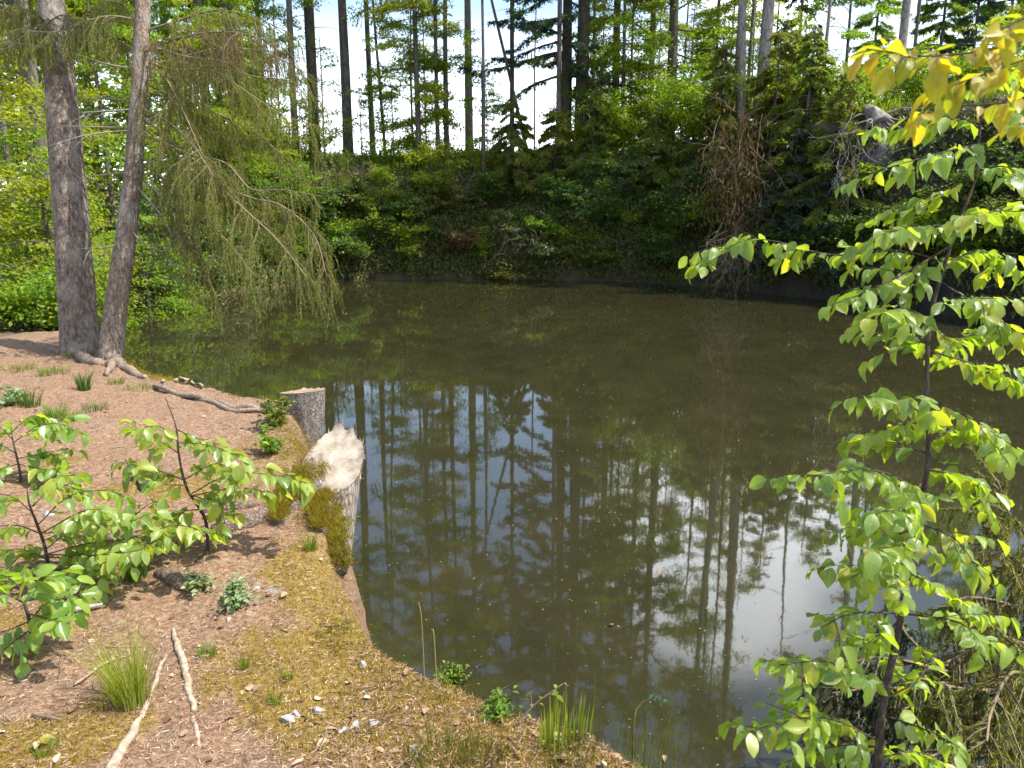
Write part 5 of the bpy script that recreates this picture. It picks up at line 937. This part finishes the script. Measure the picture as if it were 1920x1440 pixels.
tuft('light green grass clump under the upright seedling', 285, 905, 110, .14, .05, None, .004, .6)
tuft('dark grass fringe under the mossy ledge left of centre', 180, 770, 80, .09, .1, M['dark_grass'], .005, .8)
tuft('grass clump at the bottom left beside the yellowed leaf', 85, 1410, 60, .06, .03, None, .003, .8)
tuft('yellow green grass patch on the bank edge at the bottom', 830, 1420, 160, .10, .10, M['lime_needle'], .0025, .5)
tuft('second yellow green grass patch left of the bottom bank edge', 905, 1425, 120, .10, .07, M['lime_needle'], .0025, .5)
tuft('thin yellow green grass patch right at the bottom bank edge', 1070, 1425, 120, .09, .07, M['lime_needle'], .0025, .5)
def herb(name, label, px, py, wd, ht, nl, leaf, mt, lift=0.0, stems=6, group=None, tt=None):
    b = hit(px, py)[0] if tt is None else at(px, py, tt); o = thing(name, b, label, 'plant', group); grow_shrub(o, int(px), wd, ht, nl, leaf, mt, M['grass'], stems, .02, flat=.8); return o
herb('thistle_plant', 'pale grey green thistle standing on bare litter in the middle of the slope', 442, 1140, .10, .09, 150, .028, M['thistle'])
herb('thistle_plant', 'pale grey green thistle beside the half buried root stub', 372, 1104, .12, .05, 130, .028, M['thistle'])
herb('thistle_plant', 'small bluish thistle at the left margin below the trunks', 12, 760, .22, .12, 70, .07, M['thistle'])
herb('nettle_plant', 'fresh green leafy plant on the bank edge, farther of the two by the water', 842, 1284, .11, .085, 320, .024, M['grass'], stems=9)
herb('nettle_plant', 'fresh green leafy plant on the bank edge next to the bare twig', 925, 1348, .08, .06, 200, .020, M['grass'], stems=8)
herb('ivy_plant', 'trailing green plant hanging beside the grey sawn stump', 520, 800, .22, .26, 240, .045, M['lime_needle'], stems=7)
herb('fern_plant', 'small green plant in the dark hollow between the two stumps', 505, 850, .16, .2, 120, .05, M['far_beech'], stems=5)
b = at(985, 1345, 2.22); o = thing('willow_twig', b, 'thin leafy twig leaning out over the water beside the lower green plant', 'twig'); tw, fo = MB(), MB(); spray(fo, tw, catmull([b + [-.03, 0, -.03], b + [.03, .02, .03], b + [.11, .05, .075]], 12), .003, g, .028, .06, .02, .2); tw.build('stem', M['twig'], o, True, origin=b); fo.build('leaves', M['grass'], o, origin=b)
def reed(label, px, py, t, n, h, sp, mt=None, wd=.004, bend=.12):
    b = at(px, py, t); b[2] = max(-.02, min(gz(b[0], b[1]), b[2])); o = thing('reed_clump', b, label, 'reeds', 'reeds at the near water edge'); mb = MB(); blades(mb, b, n, h, sp, g, wd, (.02, 0), bend); mb.build('blades', mt or M['reed'], o, origin=b)
for px, t, n, tip, sp, lab in [(1065, 2.45, 46, 1318, .07, 'densest green reed clump by the bottom bank edge'), (1040, 2.38, 24, 1335, .05, 'short reed clump hard against the bottom bank edge'), (1165, 2.62, 20, 1345, .10, 'sparse reeds in the water right of the densest clump'), (1205, 2.60, 30, 1350, .06, 'green reed clump below the bent catkin twig'), (1115, 2.75, 8, 1300, .12, 'few thin lone reed stalks rising highest'), (1290, 2.7, 10, 1395, .12, 'faint thin reeds at the bottom right of the catkin twig')]:
    b = at(px, 1440, t); zt = at(px, tip, t)[2]; x, y = b[0], b[1]; z0 = gz(x, y); z0 = max(z0, -.05); bb_ = np.array([x, y, z0]); o = thing('reed_clump', bb_, lab, 'reeds', 'reeds at the near water edge'); mb = MB(); blades(mb, bb_, n, max(.12, zt - z0) * 1.08, sp, g, .0055, (.02, 0), .08, .84); mb.build('blades', M['reed'], o, origin=bb_)
b = at(1190, 1440, 2.55); b[2] = max(-.05, gz(b[0], b[1])); o = thing('willow_twig', b, 'bent pale twig with catkins rising among the reeds', 'twig'); mb = MB()
mn = at(1188, 1370, 2.55); P = catmull([b, mn, at(1200, 1322, 2.55), at(1225, 1310, 2.55), at(1242, 1314, 2.55)], 24); tube(mb, P, np.linspace(.004, .0015, 24), 5); mb.build('stem', M['dry_grass'], o, True, origin=b); fo = MB(); p, t = sample_path(P, g.uniform(.6, 1, 26)); near_leaves(fo, p, unit(t + g.normal(0, .7, p.shape)), unit(g.normal(0, .5, p.shape) + [0, 0, 1]), .018, g); fo.build('catkins', M['thistle'], o, origin=b)
for px, py0, py1, t, lab in [(795, 1215, 1128, 2.7, 'lone dry grass stalk standing before the water above the green plant'), (818, 1212, 1180, 2.66, 'short dry grass stalk beside the lone stalk')]:
    b = at(px, py0, t); b[2] = min(b[2], gz(b[0], b[1]) + .02); mb = MB(); P = catmull([b - [0, 0, .15], at(px - 4, (py0 + py1) / 2, t), at(px - 10, py1, t)], 10); tube(mb, P, np.linspace(.0028, .0012, 10), 4); tag1('grass_stalk', mb, M['dry_grass'], lab, 'grass stalk')

# ------------------------------------------------------------------ stones, fallen leaves, litter, moss
def chip(name, s_, flat, seed):
    g_ = np.random.default_rng(seed); k = 7; a = np.sort(g_.uniform(0, 6.283, k)); r = g_.uniform(.55, 1.15, k) * s_; lo = np.stack([np.cos(a) * r, np.sin(a) * r * .7, np.full(k, -s_ * .4)], 1); md = lo * [1.04, 1.04, 0] + [0, 0, 0] + np.stack([0 * a, 0 * a, g_.uniform(.1, .35, k) * s_ * flat * 2], 1); tp = lo * [.72, .72, 0] + np.stack([0 * a, 0 * a, (g_.uniform(.7, 1.2, k) + .5 * np.cos(a - seed)) * s_ * flat * 1.5], 1)
    mb = MB(); j = np.arange(k); j2 = (j + 1) % k; mb.add(np.vstack([lo, md, tp, [tp.mean(0) + [0, 0, .1 * s_]]]), np.vstack([np.stack([j, j2, j2 + k, j + k], 1), np.stack([j + k, j2 + k, j2 + 2 * k, j + 2 * k], 1)]), np.stack([j + 2 * k, j2 + 2 * k, np.full(k, 3 * k)], 1)); return mb.build(name, M['stone'], None, False)
def flake(label, px, py, s_, seed, flat=.35):
    b, t = hit(px, py); o = chip('stone', s_, flat, seed); o.location = tuple(b + [0, 0, -s_ * flat * .35]); o.rotation_euler = (.25, -.2, seed * 1.3); tag(o, label, 'stone', 'pale stones on the near slope')
for i, (px, py, s_, lab) in enumerate([(535, 1350, .022, 'pale grey stone flake leftmost of the row near the bottom'), (560, 1340, .030, 'pale grey stone flake second in the row near the bottom'), (600, 1335, .034, 'flat grey stone flake in the middle of the row'), (645, 1372, .026, 'white stone flake below the flat grey flake'), (672, 1362, .030, 'whitish stone block upright in the right half of the row'), (700, 1355, .030, 'whitish stone block at the right end of the row'), (765, 1410, .024, 'white stone near the bottom right of the slope'), (762, 1332, .018, 'small white stone uphill of the bottom right stone'), (510, 1110, .026, 'whitish flat stone on the litter right of the thistle'), (480, 1105, .018, 'small pale stone left of the whitish flat stone'), (512, 1128, .016, 'small pinkish stone below the whitish flat stone'), (605, 985, .032, 'white splinter of stone beside the mossy stump root'), (680, 1248, .020, 'pale stone on the golden moss'), (90, 965, .04, 'pale stone showing through the leafy thicket'), (420, 855, .06, 'round grey lichen stone behind the upright seedling'), (540, 1352, .03, 'low grey stone buried in moss beside the leftmost flake'), (300, 1185, .014, 'tiny white stone right of the tall grass stalks')]):
    flake(lab, px, py, s_, 120 + i)
g = np.random.default_rng(113)
def near_pts(n, y0=1.3, y1=9.5, pw=1.0):
    y = y0 + (y1 - y0) * g.random(n) ** pw; x = g.uniform(-1, 1, n) * (y * .72 + .25); x = np.where(x > .6, x - 1.2, x); z, d, pr = H(x, y, True); k = (d > .03) & (pr[:, 0] < 1.05) & (z > .55); return np.stack([x, y, z], 1)[k], d[k]
lv, _ = near_pts(750, 1.35, 8, 1.5)
mb = MB(); near_leaves(mb, lv + [0, 0, .008], g.normal(0, 1, lv.shape) * [1, 1, .12], unit(np.array([0, 0, 1.0]) + g.normal(0, .3, lv.shape)), g.uniform(.014, .044, len(lv)), g); tag(mb.build('leaf_litter', M['dead_leaf']), 'dead brown leaves strewn over the near slope', 'leaves', kind='stuff')
p, d = near_pts(150000, 1.3, 9, 1.5); a = g.normal(0, 1, p.shape) * [1, 1, .22]; mb = MB(); needle_tris(mb, p + [0, 0, .004], a, .024, .0028, g, .0); tag(mb.build('needle_litter', M['needle_litter']), 'brown fallen needles covering the near slope', 'needles', kind='stuff')
mb = MB(); p, d = near_pts(800, 1.35, 8, 1.4)
for q in p: tube(mb, bough(q + [0, 0, .006], g.normal(0, 1, 3) * [1, 1, .1], g.uniform(.03, .16), 4, 0, .15, g), np.linspace(.0025, .001, 4), 3)
tag(mb.build('twig_litter', M['twig']), 'small dry twigs strewn over the near slope', 'twigs', kind='stuff')
def mossv(x, y, d): return 2.4 * fbm(x * 2.1 + 3, y * 2.1, 5, 3) + .18 * np.exp(-(np.maximum(d, 0) / .9)) + .70 * np.clip(1 - (y - 1.2) / 2.9, 0, 1) * np.clip(1.4 + x * .6, 0, 1) - .2
p, d = near_pts(170000, 1.3, 7, 1.7); k = mossv(p[:, 0], p[:, 1], d) + g.normal(0, .12, len(p)) > .24 + np.clip((p[:, 1] - 4) * .3, 0, 3); p = p[k]; mb = MB(); needle_tris(mb, p - [0, 0, .004], np.array([0, 0, 1.0]) + g.normal(0, .5, p.shape), .022, .0036, g, .35); tag(mb.build('moss', M['moss']), 'golden moss cushions on the near slope', 'moss', kind='stuff')
k_ = g.integers(0, 66, 26000); f_ = g.random((26000, 1)); q = _A[k_] + f_ * _D[k_]; nrm = np.stack([_D[k_, 1], -_D[k_, 0]], 1); nrm = nrm / np.linalg.norm(nrm, axis=1, keepdims=True); off = g.uniform(-.05, .42, (26000, 1))
sgn = np.sign(shore((q + nrm * .1)[:400, 0], (q + nrm * .1)[:400, 1])[0].mean()); q = q + nrm * sgn * off; zq, dq, _ = H(q[:, 0], q[:, 1], True); k = (zq > .12) & (fbm(q[:, 0] * 2.3, q[:, 1] * 2.3, 4, 4) + g.normal(0, .08, len(q)) > .02) & (dq > 0); p = np.stack([q[:, 0], q[:, 1], zq], 1)[k]; nn = np.concatenate([-nrm * sgn, np.full((26000, 1), .6)], 1)[k]
mb = MB(); needle_tris(mb, np.repeat(p, 3, 0) + g.normal(0, .012, (3 * len(p), 3)), np.repeat(nn, 3, 0) + g.normal(0, .45, (3 * len(p), 3)), .03, .0036, g, .35, .2); tag(mb.build('edge_moss', M['moss']), 'golden moss hanging over the bank edge', 'moss', kind='stuff')
x, y = hit(70, 1400)[0][:2]
mb = MB(); near_leaves(mb, np.array([[x, y, gz(x, y) + .012]]), np.array([[.9, .35, .02]]), np.array([[.05, -.2, 1.0]]), .055, g); tag(mb.build('fallen_leaf', M['yellow_leaf']), 'single yellowed leaf lying near the lower left corner', 'leaf')

# ------------------------------------------------------------------ things floating on the pond
g = np.random.default_rng(117); n = 5200; Yq = 2.2 + 27 * g.random(n) ** 1.25; Xq = g.uniform(-1, 1, n) * Yq * .75; D_, _ = shore(Xq, Yq); k = (D_ < -.15) & (fbm(Xq * .35, Yq * .35, 4, 6) + g.normal(0, .25, n) > -.1); p = np.stack([Xq, Yq, np.full(n, .004)], 1)[k]
mb = MB(); leaf_cards(mb, p, g.normal(0, 1, p.shape) * [1, 1, 0], np.tile([0, 0, 1.0], (len(p), 1)), (.0055 + .0014 * p[:, 1]) * g.uniform(.5, 1.3, len(p)), .6); tag(mb.build('floating_specks', M['speck']), 'pale specks and bud scales floating on the pond', 'debris', kind='stuff')
for px, py, s_, lab in [(1240, 1073, .06, 'reddish brown leaf floating in the middle of the pond, largest of the floating leaves'), (1150, 1174, .04, 'pale tan leaf floating below the largest floating leaf'), (1100, 1380, .05, 'brownish leaf just under the surface beside the densest reeds'), (1246, 1420, .04, 'pinkish leaf floating at the bottom edge'), (1040, 975, .03, 'small pale leaf floating among reflected trunks'), (1330, 1142, .035, 'tan leaf floating on the reflected sky edge')]:
    d = ray(px, py); t = (0.008 - CAM_Z) / d[2]; q = np.array([0, 0, CAM_Z]) + d * t; mb = MB(); near_leaves(mb, np.zeros((1, 3)), unit(g.normal(0, 1, (1, 3)) * [1, 1, 0]), np.array([[.02, .02, 1.0]]), s_ * .8, g); o = mb.build('floating_leaf', M['sunk_leaf'], None, True); o.location = tuple(q + [0, 0, .012]); tag(o, lab, 'leaf', 'leaves floating on the pond')
